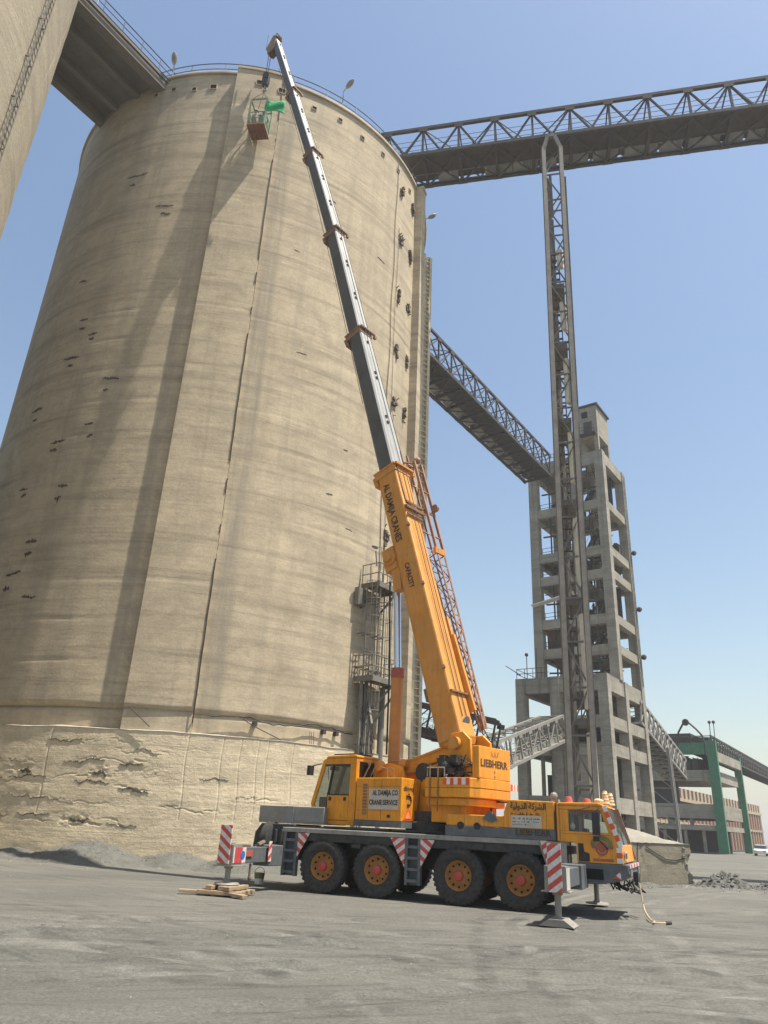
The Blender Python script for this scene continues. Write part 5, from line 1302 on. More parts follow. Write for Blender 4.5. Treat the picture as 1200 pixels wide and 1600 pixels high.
sp('side_window', M['darkglass'], lambda b: b.quad((2.225, 1.285, 2.57), (3.05, 1.285, 2.57), (2.89, 1.285, 3.42), (2.21, 1.285, 3.42)), cab2)
sp('front_quarter_window', M['glass'], lambda b: b.add([(3.09, 1.285, 1.87), (3.51, 1.285, 1.87), (3.63, 1.285, 2.3), (3.25, 1.285, 3.43), (2.91, 1.285, 3.42), (3.09, 1.285, 2.55)], [(0, 1, 2, 3, 4, 5)]), cab2)
sp('windscreen', M['glass'], lambda b: (b.quad((3.59, 1.25, 1.8), (3.59, .4, 1.8), (3.74, .4, 2.32), (3.74, 1.25, 2.32)), b.quad((3.74, 1.25, 2.32), (3.74, .4, 2.32), (3.33, .4, 3.55), (3.33, 1.25, 3.55))), cab2)
sp('far_window', M['glass'], lambda b: b.add([(3.0, .37, 2.5), (3.6, .37, 2.4), (3.24, .37, 3.42), (2.95, .37, 3.42)], [(0, 1, 2, 3)]), cab2)
sp('far_panel', M['black'], lambda b: b.prism([(2.2, 1.86), (3.0, 1.86), (2.95, 3.42), (2.2, 3.42)], 'y', .345, .385), cab2)
sp('rear_window', M['darkglass'], lambda b: b.bx(1.965, 1.985, .5, 1.17, 3.02, 3.5), cab2)
def _seat(b):
    b.bx(2.35, 2.95, .58, 1.05, 2.15, 2.30); b.bx(2.28, 2.42, .58, 1.05, 2.3, 3.05); b.bx(2.29, 2.39, .68, .95, 3.07, 3.3); b.bx(2.4, 2.9, .66, .98, 1.8, 2.15)
    b.bx(2.6, 2.95, 1.08, 1.2, 2.3, 2.5); b.bx(2.6, 2.95, .45, .56, 2.3, 2.5); b.tube((3.2, .7, 1.8), (3.15, .7, 2.5), .03, 6); b.bx(3.06, 3.50, .42, 1.22, 1.8, 2.5)
sp('seat', M['black'], _seat, cab2, bevel=.02)
sp('mirror', M['black'], lambda b: (b.bx(3.62, 3.74, 1.42, 1.60, 3.1, 3.38), b.tube((3.4, 1.3, 3.45), (3.68, 1.5, 3.36), .018, 5), b.bx(3.05, 3.25, .9, 1.1, 3.28, 3.38)), cab2)
sp('wiper', M['black'], lambda b: b.tube((3.55, .8, 3.0), (3.35, 1.1, 3.5), .012, 5), cab2)
sp('roof_bar', M['dark'], lambda b: (b.tube((2.1, 1.2, 3.72), (3.0, 1.2, 3.72), .02, 5), b.tube((2.1, .5, 3.72), (3.0, .5, 3.72), .02, 5), b.bx(2.1, 2.4, .5, 1.2, 3.69, 3.74)), cab2)
# grab rails, pipes and valve gear around the frame
for q in (.85, 1.15): sp('grab_rail', M['galv'], lambda b, q=q: b.path([(.9, q, 3.04), (.9, q, 3.3), (1.15, q, 3.33)], .016, 5))
sp('grab_rail', M['galv'], lambda b: (b.tube((1.93, 1.0, 3.06), (1.7, .95, 3.5), .018, 5), b.tube((1.85, .8, 3.06), (1.62, .8, 3.5), .018, 5)))
sp('grab_rail', M['galv'], lambda b: b.path([(-.42, 1.0, 3.09), (-.42, 1.0, 3.32), (-1.0, 1.0, 3.32), (-1.0, 1.0, 3.09)], .02, 5))
for p_, z1_ in ((-.55, 3.4), (-.82, 3.35)): sp('guide_pipe', M['collar'], lambda b, p_=p_, z1_=z1_: b.tube((p_, 1.05, 2.2), (p_, 1.05, z1_), .02, 5))
def _cheek(b):
    for q0, q1 in ((.46, .56), (-.56, -.46)):
        b.prism([(-.80, 3.0), (-.80, 3.9), (-.90, 4.28), (-1.30, 4.32), (-1.55, 4.1), (-1.6, 3.0)], 'y', q0, q1)
        b.prism([(1.95, 3.0), (1.95, 3.34), (1.35, 3.52), (.85, 3.40), (.70, 3.0)], 'y', q0, q1)
    b.beam((1.5, 0, 3.25), (-.6, 0, 3.85), .5, .34)
    b.bx(-1.6, -1.45, -.45, .45, 3.0, 3.9); b.bx(1.8, 1.95, -.45, .45, 3.0, 3.35)
sp('boom_cheek', Y, _cheek, bevel=.015)
sp('trunnion', M['boomyellow'], lambda b: (b.tube((-1.1, .56, 4.0), (-1.1, .72, 4.0), .17, 16), b.tube((1.62, .56, 3.42), (1.62, .72, 3.42), .15, 16), b.tube((.95, .25, 3.50), (.95, .45, 3.50), .13, 14)), smooth=True)
sp('winch_drum', M['dark'], lambda b: (b.lathe([(.005, -.4), (.30, -.4), (.30, -.36), (.2, -.35), (.2, .35), (.30, .36), (.30, .4), (.005, .4)], (-1.05, 0, 3.3), 'y', 20), b.lathe([(.005, -.4), (.26, -.4), (.26, -.36), (.18, -.35), (.18, .35), (.26, .36), (.26, .4), (.005, .4)], (.2, 0, 3.25), 'y', 20)), smooth=True)
def _valves(b):
    rv = random.Random(2)
    for _ in range(16):
        p, z = rv.uniform(-1.4, -.75), rv.uniform(3.1, 3.5); b.bx(p, p + rv.uniform(.08, .25), .58, .58 + rv.uniform(.1, .3), z, z + rv.uniform(.08, .22))
    for _ in range(18):
        p = rv.uniform(-1.4, -.6); z = rv.uniform(3.1, 3.5)
        b.path([(p, .6, z), (p + rv.uniform(-.2, .2), .72, z + rv.uniform(-.1, .3)), (p + rv.uniform(-.4, .4), .66, z + rv.uniform(-.2, .3)), (p + rv.uniform(-.6, .6), .58, z + rv.uniform(-.3, .1))], .018, 5)
    b.sphere((-.9, .75, 3.38), .17, 10, 7); b.sphere((-.72, .72, 3.30), .13, 10, 7)
sp('hydraulic_valve', M['dark'], _valves)
sp('hydraulic_line', M['boomyellow'], lambda b: (b.path([(1.6, .3, 3.56), (.6, .30, 3.62), (-.3, .30, 3.86), (-.6, .32, 4.0)], .022, 5), b.path([(1.3, .3, 3.2), (.4, .32, 3.3), (-.5, .34, 3.5)], .025, 5)))

# --- telescopic boom: axis joints in the slewed frame (p, z)
J = [(-.72, 4.09), (2.23, 13.61), (4.41, 20.69), (6.49, 27.45), (8.80, 34.29), (11.17, 40.94), (13.56, 47.57)]
SEC = [(.80, .90), (.70, .76), (.63, .68), (.56, .60), (.49, .53), (.43, .46)]
def bpt(i, t, back=0.0, side=0.0):
    a, b = J[i], J[i + 1]; L = math.hypot(b[0] - a[0], b[1] - a[1]); d = ((b[0] - a[0]) / L, (b[1] - a[1]) / L)
    return (a[0] + d[0] * t - d[1] * back, side, a[1] + d[1] * t + d[0] * back)
def blen(i): return math.hypot(J[i + 1][0] - J[i][0], J[i + 1][1] - J[i][1])
UPB = (-1, 0, 0)
boom_secs = []
for i in range(6):
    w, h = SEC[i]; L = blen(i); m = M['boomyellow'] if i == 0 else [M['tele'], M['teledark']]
    def _sec(b, i=i, w=w, h=h, L=L):
        # rounded-belly profile swept along the section
        def ring(t):
            out = []
            if i == 0: prof = [(-.5, .5), (.5, .5), (.5, -.34), (.38, -.5), (-.38, -.5), (-.5, -.34)]
            else: prof = [(-.44, .5), (.44, .5), (.5, .42), (.5, -.10), (.46, -.30), (.32, -.45), (.12, -.5), (-.12, -.5), (-.32, -.45), (-.46, -.30), (-.5, -.10), (-.5, .42)]
            return [bpt(i, t, bk * h, sd * w) for sd, bk in prof]
        t0 = 0.0 if i == 0 else -1.2
        r0, r1 = ring(t0), ring(L); n = len(r0)
        fs = [(k, (k + 1) % n, n + (k + 1) % n, n + k) for k in range(n)]
        if i == 0: b.add(r0 + r1, fs + [tuple(range(n - 1, -1, -1)), tuple(range(n, 2 * n))])
        else:
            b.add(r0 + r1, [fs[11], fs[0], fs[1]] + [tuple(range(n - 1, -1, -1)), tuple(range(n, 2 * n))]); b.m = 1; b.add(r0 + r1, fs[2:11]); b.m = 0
        if i == 0:       # tapering heel round the pivot
            heel = ring(0.0); a = bpt(0, -.45, .25); top = [(p[0] * .55 + a[0] * .45, p[1] * .9, p[2] * .55 + a[2] * .45) for p in heel]
            b.add(heel + top, [(k, (k + 1) % n, n + (k + 1) % n, n + k) for k in range(n)] + [tuple(range(n, 2 * n))])
    s = sp('boom_section', m, _sec, smooth=(i > 0), bevel=.06 if i == 0 else 0)
    boom_secs.append(s)
    # collar at the outer end of each section but the last
    if i < 5:
        def _col(b, i=i, w=w, h=h, L=L):
            for t, g, ln in ((L - .26, .05, .26), (L - .02, .10, .07)):
                b.beam(bpt(i, t), bpt(i, t + ln), w + g, h + g, UPB)
            b.beam(bpt(i, L - .02, h * .5 + .10, -w * .5 - .16), bpt(i, L - .02, h * .5 + .10, w * .5 + .02), .10, .07, (0, 0, 1))
            b.bx(*[c for k in range(3) for c in (bpt(i, L - .2, h * .5 + .10, -w * .5 - .12)[k] - .06, bpt(i, L - .2, h * .5 + .10, -w * .5 - .12)[k] + .06)])
            for sd in (-1, 1): b.tube(bpt(i, L - .25, -h * .5 - .12, sd * w * .3), bpt(i, L - .05, -h * .5 - .02, sd * w * .3), .09, 8)
            b.beam(bpt(i, L - .45, -h * .5 - .06), bpt(i, L - .05, -h * .5 - .10), w * .9, .16, UPB)
        sp('boom_collar', M['boomyellow'] if i == 0 else M['collar'], _col)
# fittings on the base section
for t, sd in ((5.0, .40), (2.1, .40), (7.3, .40)): sp('boom_knob', M['collar'], lambda b, t=t, sd=sd: b.tube(bpt(0, t, .42, sd - .02), bpt(0, t, .48, sd + .10), .055, 8))
sp('boom_bracket', M['collar'], lambda b: b.beam(bpt(0, 1.35, .49, -.42), bpt(0, 1.35, .49, .42), .09, .05, (0, 0, 1)))
sp('boom_bracket', M['collar'], lambda b: (b.beam(bpt(0, 8.05, .52, -.62), bpt(0, 8.05, .52, .40), .10, .09, (0, 0, 1)), b.beam(bpt(0, 8.25, .55, -.80), bpt(0, 8.25, .55, .36), .05, .07, (0, 0, 1)), b.beam(bpt(0, 7.75, .50, -.45), bpt(0, 7.75, .50, .40), .06, .05, (0, 0, 1))))
sp('boom_bracket', M['collar'], lambda b: b.beam(bpt(0, 1.4, -.5, .1), bpt(0, 1.8, -.5, .1), .3, .14, UPB))
sp('sight_plate', M['sheet'], lambda b: b.lathe([(.005, .01), (.17, .01), (.17, -.01), (.005, -.01)], (0, 0, 0), 'x', 20)).matrix_local = Matrix.Identity(4)
_o = COL.objects['sight_plate']; _c = bpt(0, .45, .46, -.02); _o.matrix_local = XS @ Matrix.Translation(_c) @ Matrix.Rotation(R(-17.2), 4, 'Y') @ XS.inverted()
def _rope(b):
    for sd in (-.10, .12):
        b.path([bpt(0, .6, .48, sd)] + [bpt(i, blen(i), SEC[i][1] * .5 + .10, sd * (1 - .1 * i)) for i in range(5)] + [bpt(5, blen(5) - .3, .30, sd * .5)], .014, 5)
    b.path([bpt(0, 8.3, .47, .25), bpt(0, 9.9, .50, .33)], .02, 5); b.path([bpt(0, 8.3, .47, .25), bpt(0, 8.3, .50, -.5)], .02, 5)
    b.path([bpt(i, blen(i) * .5, -SEC[i][1] * .5 - .03, .2) for i in range(1, 6)], .014, 4)
sp('hoist_rope', M['wire'], _rope)
def _pads(b):
    for i in range(1, 6):
        for t in (.30, .34, .62, .66, .9): b.bx(*[c for k in range(3) for c in (bpt(i, blen(i) * t, SEC[i][1] * .5, .03)[k] - .05, bpt(i, blen(i) * t, SEC[i][1] * .5, .03)[k] + .05)])
sp('locking_pin', M['dark'], _pads)
# lettering on the flank of the base section
_a = Vector(bpt(0, 0)); _b = Vector(bpt(0, 1)); dn = -(_b - _a).normalized(); upv = Vector((0, 1, 0)).cross(dn)
o_ = Vector(bpt(0, 9.35, -.30, .402)); text_mb('AL DAMIJA CRANES', dn, upv, o_, 2.45, .36, XS).build('lettering', M['text'], crane)
o_ = Vector(bpt(0, 6.0, -.10, .402)); text_mb('CAPACITY', dn, upv, o_, .95, .20, XS).build('lettering', M['text'], crane)
# luffing ram
sp('ram_barrel', M['orange'], lambda b: b.lathe([(.005, 0), (.19, 0), (.19, 2.75), (.005, 2.75)], (0, 0, 0), 'z', 20), smooth=True).matrix_local = Matrix.Identity(4)
_o = COL.objects['ram_barrel']; _o.matrix_local = XS @ Matrix.Translation((1.62, 0, 3.4)) @ Matrix.Rotation(R(-.4), 4, 'Y') @ XS.inverted()
sp('ram_band', M['redband'], lambda b: b.tube((1.60, 0, 6.14), (1.598, 0, 6.44), .215, 20), smooth=True)
sp('ram_rod', M['chrome'], lambda b: b.tube((1.60, 0, 6.4), (1.80, 0, 10.1), .125, 20), smooth=True)
def _kn(b):
    b.tube((1.80, -.42, 10.12), (1.80, .46, 10.12), .26, 16); b.beam((1.72, 0, 9.7), (1.95, 0, 10.5), .78, .5, UPB); b.tube((1.80, .40, 10.12), (1.80, .56, 10.12), .15, 14)
    b.beam(bpt(0, 5.3, -.62, .2), bpt(0, 6.5, -.48, .2), .3, .34, UPB)
sp('ram_knuckle', M['boomyellow'], _kn, smooth=True)
sp('hydraulic_line', M['black'], lambda b: b.path([(1.84, .1, 3.8), (1.86, .1, 6.2), (1.98, .12, 9.4)], .03, 6))
# folded lattice fly jib stowed alongside the boom
def lerp3(a, b, t): return tuple(a[k] + (b[k] - a[k]) * t for k in range(3))
A0, A1 = (-1.10, -.66, 4.45), (1.12, -.66, 10.75); B0, B1 = (-1.24, -.66, 4.55), (.58, -.66, 10.42)
def _jib(b):
    for dq in (0, -.42):
        a0, a1 = (A0[0], A0[1] + dq * .3, A0[2]), (A1[0], A1[1] + dq, A1[2]); b0_, b1_ = (B0[0], B0[1] + dq * .3, B0[2]), (B1[0], B1[1] + dq, B1[2])
        b.tube(a0, a1, .033, 7); b.tube(b0_, b1_, .033, 7)
        n = 13
        for k in range(n):
            p, q = lerp3(a0, a1, k / n), lerp3(b0_, b1_, (k + 1) / n)
            if k % 2: p, q = lerp3(b0_, b1_, k / n), lerp3(a0, a1, (k + 1) / n)
            b.tube(p, q, .022, 5)
    for k in range(14):
        t = k / 13
        for (x0, x1) in ((A0, A1), (B0, B1)):
            p = lerp3(x0, x1, t); dq = -.42 * (.3 + .7 * t); q = lerp3(x0, x1, min(1, t + .076)); dq2 = -.42 * (.3 + .7 * min(1, t + .076))
            b.tube(p, (p[0], p[1] + dq, p[2]), .02, 5)
            b.tube(p, (q[0], q[1] + dq2, q[2]), .018, 5)
jb = sp('fly_jib', M['jib'], _jib)
def _jib2(b):
    T1, T2 = (2.42, -.66, 14.85), (1.72, -.66, 14.25); m1, m2 = (1.14, -.66, 10.8), (.60, -.66, 10.5)
    for dq in (0, -.42):
        b.beam((m1[0], m1[1] + dq, m1[2]), (T1[0], T1[1] + dq, T1[2]), .06, .07); b.beam((m2[0], m2[1] + dq, m2[2]), (T2[0], T2[1] + dq, T2[2]), .08, .09)
        b.tube((T1[0] - .15, T1[1] + dq, T1[2] - .5), (T2[0], T2[1] + dq, T2[2] - .1), .035, 6); b.tube((T1[0] - .6, T1[1] + dq, T1[2] - 1.9), (T2[0], T2[1] + dq, T2[2] - .1), .03, 6); b.tube((1.62, -.66 + dq, 12.3), (1.05, -.66 + dq, 12.1), .035, 6)
    for z in (11.2, 12.2, 13.2, 14.2):
        t = (z - 10.6) / 4.0; p = lerp3(m1, T1, t); q = lerp3(m2, T2, t); b.tube(p, (p[0], p[1] - .42, p[2]), .03, 6); b.tube(q, (q[0], q[1] - .42, q[2]), .03, 6); b.tube(p, (q[0], q[1] - .42, q[2]), .02, 5)
    b.sphere((T2[0], -.85, T2[2] + .1), .14, 8, 6); b.tube((1.0, -1.12, 12.3), (1.0, -1.0, 12.3), .14, 10)
sp('fly_jib_tip', M['jib'], _jib2)
sp('jib_bracket', M['boomyellow'], lambda b: b.beam((.55, -.45, 10.45), (.60, -1.1, 10.5), .10, .2), bevel=.01)
sp('jib_carrier', M['boomyellow'], lambda b: (b.beam((-.9, -.5, 5.0), (-.1, -.5, 7.4), .12, .34, UPB), b.beam((-.1, -.5, 7.4), (.1, -.5, 8.0), .1, .2, UPB)), bevel=.01)
# boom head
def _head(b):
    i, L = 5, blen(5)
    b.beam(bpt(i, L - .3), bpt(i, L + .3), .40, .40, UPB)
    for sd in (-.22, .22):
        b.add([bpt(i, L - .9, -.15, sd), bpt(i, L + .3, .32, sd), bpt(i, L + .55, .1, sd), bpt(i, L + .1, -.62, sd), bpt(i, L - .7, -.72, sd)] + [bpt(i, L - .9, -.15, sd + .04), bpt(i, L + .3, .32, sd + .04), bpt(i, L + .55, .1, sd + .04), bpt(i, L + .1, -.62, sd + .04), bpt(i, L - .7, -.72, sd + .04)],
              [(0, 1, 2, 3, 4), (9, 8, 7, 6, 5), (0, 5, 6, 1), (1, 6, 7, 2), (2, 7, 8, 3), (3, 8, 9, 4), (4, 9, 5, 0)])
    b.beam(bpt(i, L + .2, .30, -.25), bpt(i, L + .2, .30, .25), .12, .10)
sp('boom_head', M['collar'], _head, bevel=.01)
for sd in (-.12, 0, .12):
    sp('sheave', M['collar'], lambda b, sd=sd: (b.lathe([(.02, -.04), (.26, -.05), (.29, -.03), (.24, 0), (.29, .03), (.26, .05), (.02, .04)], bpt(5, blen(5) - .45, -.50, sd), 'y', 18), b.lathe([(.02, -.04), (.22, -.05), (.25, -.03), (.2, 0), (.25, .03), (.22, .05), (.02, .04)], bpt(5, blen(5) + .3, .2, sd), 'y', 18)), smooth=True)
sp('antenna', M['black'], lambda b: (b.tube(bpt(5, blen(5) - .1, -.72, .24), tuple(np.add(bpt(5, blen(5) - .1, -.72, .24), (0, 0, 1.5))), .03, 6), b.tube(bpt(5, blen(5) + .4, .1, 0), tuple(np.add(bpt(5, blen(5) + .4, .1, 0), (0, 0, .55))), .05, 6), b.sphere(tuple(np.add(bpt(5, blen(5) + .4, .1, 0), (0, 0, .55))), .08, 6, 5)))
HX = bpt(5, blen(5) - .45, -.72, 0)[0]          # rope line
def _fall(b):
    for dx, dy in ((-.10, .0), (.10, .0), (0, .08), (0, -.08)): b.tube((HX + dx, dy, 45.2), (HX + dx, dy, 46.9), .016, 5)
sp('rope_fall', M['wire'], _fall)
# lettering plates on carrier and rear slab
text_mb('LIEBHERR', (0, -1, 0), (0, 0, 1), (-1.982, .70, 3.37), 1.38, .20, XS).build('lettering', M['text'], slab)
def _dots(b):
    b.lathe([(.005, -.004), (.035, -.004), (.035, .004), (.005, .004)], (-1.986, .0, 3.26), 'x', 10); b.lathe([(.005, -.004), (.035, -.004), (.035, .004), (.005, .004)], (-1.986, .0, 3.14), 'x', 10)
    for k in range(7): b.beam((-1.985, .18 - k * .055, 3.66), (-1.985, .14 - k * .055, 3.80 - .05 * (k % 3)), .012, .02, (1, 0, 0))
sp('emblem', M['collar'], _dots, slab)
text_mb('LIEBHERR', (1, 0, 0), (0, 0, 1), (2.62, SV - .005, 1.715), .90, .14).build('lettering', M['text'], crane)
AR = '\uFE94\uFEF4\uFEDF\uFEED\uFEAA\uFEDF\u0627 \uFE94\uFEDB\uFEAE\uFEB8\uFEDF\u0627'
text_mb(AR, (1, 0, 0), (0, 0, 1), (2.48, SV - .002, 2.28), .92, .21).build('lettering', M['text'], crane)
mb = MB(); mb.bx(2.50, 3.28, SV - .004, SV + .004, 1.89, 2.17); part(mb, 'sign_panel', M['panelwhite'])
mb = MB(); rl2 = random.Random(12)
for z, h, x0, x1 in ((2.19, .05, 2.50, 3.30), (2.09, .03, 2.54, 3.24), (2.02, .03, 2.54, 3.24), (1.95, .03, 2.54, 3.0)):
    x = x0
    while x < x1 - .05:      # worn, unreadable small writing
        w = rl2.uniform(.03, .10); mb.bx(x, min(x1, x + w), SV - .010, SV - .006, z + rl2.uniform(0, .012), z + h * rl2.uniform(.35, .6))
        if rl2.random() < .6: xx = x + w * rl2.random(); mb.bx(xx, xx + .014, SV - .010, SV - .006, z, z + h * 1.3)
        x += w + rl2.uniform(.015, .05)
part(mb, 'worn_lettering', M['text'])
# ------------------------------------------------------------------ hook block and basket under the boom head
hx = slew_world(HX, 0, 0)
RZ = R(-8)
hook = empty('hook_block', (hx.x, hx.y, 43.5), RZ); tag(hook, 'black hook block hanging on ropes between boom head and basket', 'hook')
mb = MB(); mb.prism([(-.17, .55), (-.22, .9), (-.22, 1.45), (-.12, 1.72), (.12, 1.72), (.22, 1.45), (.22, .9), (.17, .55)], 'y', -.13, .13); mb.build('block', M['black'], hook, bevel=.03)
mb = MB(); mb.lathe([(.02, -.15), (.2, -.15), (.2, .15), (.02, .15)], (0, 0, 1.3), 'y', 18); mb.build('sheave', M['steel'], hook)
mb = MB(); mb.tube((0, 0, .12), (0, 0, .6), .06, 8); mb.path([(0, 0, .4)] + [(.13 * math.sin(R(a)) * 1.0, 0, .20 + .16 * math.cos(R(a))) for a in range(0, 250, 25)], .045, 8); mb.build('hook', M['galv'], hook)
BZ = 40.05
bx_, by_ = hx.x, hx.y
basket = empty('work_basket', (bx_, by_, BZ), RZ); tag(basket, 'pale green steel work basket with rust red floor hanging from the crane hook', 'basket')
hw = .51; HB = 2.15
mb = MB()
for x in (-hw, hw):
    for y in (-hw, hw): mb.beam((x, y, 0), (x, y, HB), .08, .08)
for z in (.03, HB):
    for s in (-hw, hw): mb.beam((-hw, s, z), (hw, s, z), .08, .08); mb.beam((s, -hw, z), (s, hw, z), .08, .08)
mb.build('frame', M['greenframe'], basket)
mb = MB()
for z in (.55, 1.05):
    for s in (-hw, hw): mb.beam((-hw, s, z), (hw, s, z), .04, .04); mb.beam((s, -hw, z), (s, hw, z), .04, .04)
for k in range(1, 5):
    t = -hw + 2 * hw * k / 5
    for s in (-hw, hw): mb.tube((t, s, 0), (t, s, 1.05), .012, 5); mb.tube((s, t, 0), (s, t, 1.05), .012, 5)
mb.build('guard_rail', M['greenframe'], basket)
mb = MB(); mb.bx(-hw - .04, hw + .04, -hw - .04, hw + .04, -.06, 0); mb.bx(-hw - .02, hw + .02, -hw - .035, -hw - .031 + .002, 0, .12); mb.bx(-hw - .035, -hw - .031, -hw, hw, 0, .12); mb.bx(hw + .031, hw + .035, -hw, hw, 0, .12); mb.bx(-hw, hw, hw + .031, hw + .035, 0, .12); mb.build('floor', M['rustplate'], basket)
mb = MB()
for x in (-hw, hw):
    for y in (-hw, hw): mb.tube((x, y, HB), (0, 0, HB + 1.25), .014, 5)
mb.build('sling', M['wire'], basket)
mb = MB()
for k in range(4): t = -hw + .12 + k * (2 * hw - .24) / 3; mb.bx(t - .035, t + .035, -hw, hw, -.11, -.0605)
mb.bx(-hw, hw, -.04, .04, -.14, -.111)
mb.build('floor_bearer', M['steelrust'], basket)
mb = MB()
for s in (-1, 1):
    for k in range(6): z = .12 + k * .08; mb.tube((-hw, s * hw, z), (hw, s * hw, z), .011, 4); mb.tube((s * hw, -hw, z), (s * hw, hw, z), .011, 4)
mb.build('mesh_infill', M['greenframe'], basket)
# green cloth flying from the basket
nu, nv = 14, 10
uu, vv = np.meshgrid(np.linspace(0, 1, nu), np.linspace(0, 1, nv), indexing='ij')
cx = .10 + uu * 1.25; cz = 1.85 - vv * (.80 + .15 * uu) - .22 * uu ** 1.5 + .03 * np.sin(uu * 9 + vv * 3); cy = -.6 + .07 * np.sin(uu * 6 + vv) * uu + .02 * np.sin(vv * 8 + uu * 3)
cl = grid_mesh('tarpaulin', np.stack([cx, cy, cz], -1), M['greencloth'])
cl.location = (bx_ + .34, by_, BZ); cl.rotation_euler = (0, 0, RZ)
sol = cl.modifiers.new('thickness', 'SOLIDIFY'); sol.thickness = .012
tag(cl, 'bright green cloth fluttering off the hanging work basket', 'cloth')

# people: one continuous skinned body each
def person(loc, rz, arms, label, clothm, helmet, group='workers in the hanging basket'):
    p = empty('person', loc, rz); tag(p, label, 'person', group)
    V, E, Rad = [], [], []
    def node(co, r, par=None):
        V.append(co); Rad.append(r); i = len(V) - 1
        if par is not None: E.append((par, i))
        return i
    pel = node((0, 0, .95), .145); ab = node((0, .01, 1.10), .135, pel); ch = node((0, .0, 1.30), .16, ab); nk0 = node((0, 0, 1.45), .085, ch); nk = node((0, .015, 1.52), .058, nk0)
    hd_ = node((0, .02, 1.60), .085, nk); node((0, .025, 1.69), .092, hd_)
    for s in (-1, 1):
        h = node((s * .10, 0, .90), .095, pel); k = node((s * .11, .02, .50), .066, h); a = node((s * .11, -.01, .10), .045, k); node((s * .115, .13, .04), .042, a)
        sh = node((s * .20, 0, 1.40), .072, ch); el, wr = arms[0 if s < 0 else 1]
        e_ = node((s * el[0], el[1], el[2]), .047, sh); w_ = node((s * wr[0], wr[1], wr[2]), .033, e_)
        d = Vector((s * (wr[0] - el[0]), wr[1] - el[1], wr[2] - el[2])).normalized(); sd = Vector((1, 0, 0)) if abs(d.x) < .8 else Vector((0, 1, 0))
        pc = Vector(V[w_]) + d * .06; pm = node(tuple(pc), .030, w_)
        for f in range(4):
            o = (f - 1.5) * .021; L = (.062, .075, .07, .055)[f]
            k1 = node(tuple(pc + d * .035 + sd * o), .010, pm); k2 = node(tuple(pc + d * (.035 + L * .6) + sd * o + Vector((0, 0, -.012))), .009, k1); node(tuple(pc + d * (.035 + L * .85) + sd * o + Vector((0, 0, -.035))), .008, k2)
        t1 = node(tuple(pc + sd * (-.035 * s)), .011, pm); node(tuple(pc + d * .035 + sd * (-.05 * s) + Vector((0, 0, -.01))), .009, t1)
    me = bpy.data.meshes.new('body'); me.from_pydata(V, E, []); o = bpy.data.objects.new('body', me); COL.objects.link(o); o.parent = p
    sk = o.modifiers.new('skin', 'SKIN'); sl = me.skin_vertices[0].data
    for i, r in enumerate(Rad): sl[i].radius = (r, r)
    sl[0].use_root = True; sk.use_smooth_shade = True
    sb = o.modifiers.new('smooth', 'SUBSURF'); sb.levels = 1; sb.render_levels = 1
    m = bpy.data.materials.new('worker_skin_and_overall'); m.use_nodes = True; nt = m.node_tree; b = nt.nodes['Principled BSDF']
    tc = nt.nodes.new('ShaderNodeTexCoord'); sx = nt.nodes.new('ShaderNodeSeparateXYZ'); nt.links.new(tc.outputs['Object'], sx.inputs[0])
    gt = nt.nodes.new('ShaderNodeMath'); gt.operation = 'GREATER_THAN'; gt.inputs[1].default_value = 1.485; nt.links.new(sx.outputs['Z'], gt.inputs[0])
    mx = nt.nodes.new('ShaderNodeMixRGB'); mx.inputs[1].default_value = clothm; mx.inputs[2].default_value = (.32, .17, .10, 1); nt.links.new(gt.outputs[0], mx.inputs[0]); nt.links.new(mx.outputs[0], b.inputs['Base Color']); b.inputs['Roughness'].default_value = .8
    me.materials.append(m)
    mb = MB(); mb.sphere((0, .10, 1.625), .022, 8, 6, (.8, 1, 1.3))
    for s in (-1, 1): mb.sphere((s * .088, .015, 1.63), .026, 8, 6, (.4, .7, 1.1))
    mb.build('face', M['skin'], p, smooth=True)
    mb = MB()
    for s in (-1, 1): mb.sphere((s * .032, .094, 1.655), .010, 6, 5)
    mb.bx(-.025, .025, .094, .102, 1.578, 1.586); mb.build('eyes_and_mouth', M['hole'], p)
    mb = MB(); mb.lathe([(.005, .135), (.05, .13), (.095, .085), (.118, .02), (.12, 0), (.145, -.01), (.005, -.01)], (0, .03, 1.70), 'z', 16); mb.build('helmet', helmet, p, smooth=True)
    return p
cR, sR = math.cos(RZ), math.sin(RZ)
def inb(x, y): return (bx_ + x * cR - y * sR, by_ + x * sR + y * cR, BZ)
person(inb(.22, .05), RZ + R(20), (((.26, .16, 1.18), (.22, .40, 1.10)), ((.27, .12, 1.16), (.24, .36, 1.12))), 'worker with white helmet standing in the basket facing the wall', (.14, .17, .2, 1), M['white'])
person(inb(-.26, -.05), RZ + R(-15), (((.30, .10, 1.20), (.30, .36, 1.22)), ((.22, .20, 1.25), (.12, .42, 1.30))), 'worker in tan overalls bending arms at the basket rail', (.36, .32, .25, 1), M['sheet'])

# ------------------------------------------------------------------ small things round the crane
def cw(u, v, z): return CW @ Vector((u, v, z))
pr = random.Random(6)
k = 0
for layer, n, L in ((0, 4, 1.15), (1, 3, .95)):
    for i in range(n):
        mb = MB(); w = .17; t = .095
        mb.bx(-L / 2, L / 2, -w / 2, w / 2, 0, t); o = mb.build('timber_plank', M['wood'], None, bevel=.012)
        a = HEAD + (R(8) if layer == 0 else R(97)) + pr.uniform(-.1, .1)
        off = (i - (n - 1) / 2) * .27 + pr.uniform(-.03, .03)
        c = cw(-4.33, -3.68, .02 + layer * .105); d = Vector((-math.sin(a), math.cos(a), 0))
        o.location = c + d * off + Vector((pr.uniform(-.06, .06), pr.uniform(-.06, .06), 0)); o.rotation_euler = (pr.uniform(-.015, .015), pr.uniform(-.015, .015), a)
        tag(o, 'weathered timber plank in the crossed stack under the rear outrigger foot', 'plank', 'timber planks under the outrigger')
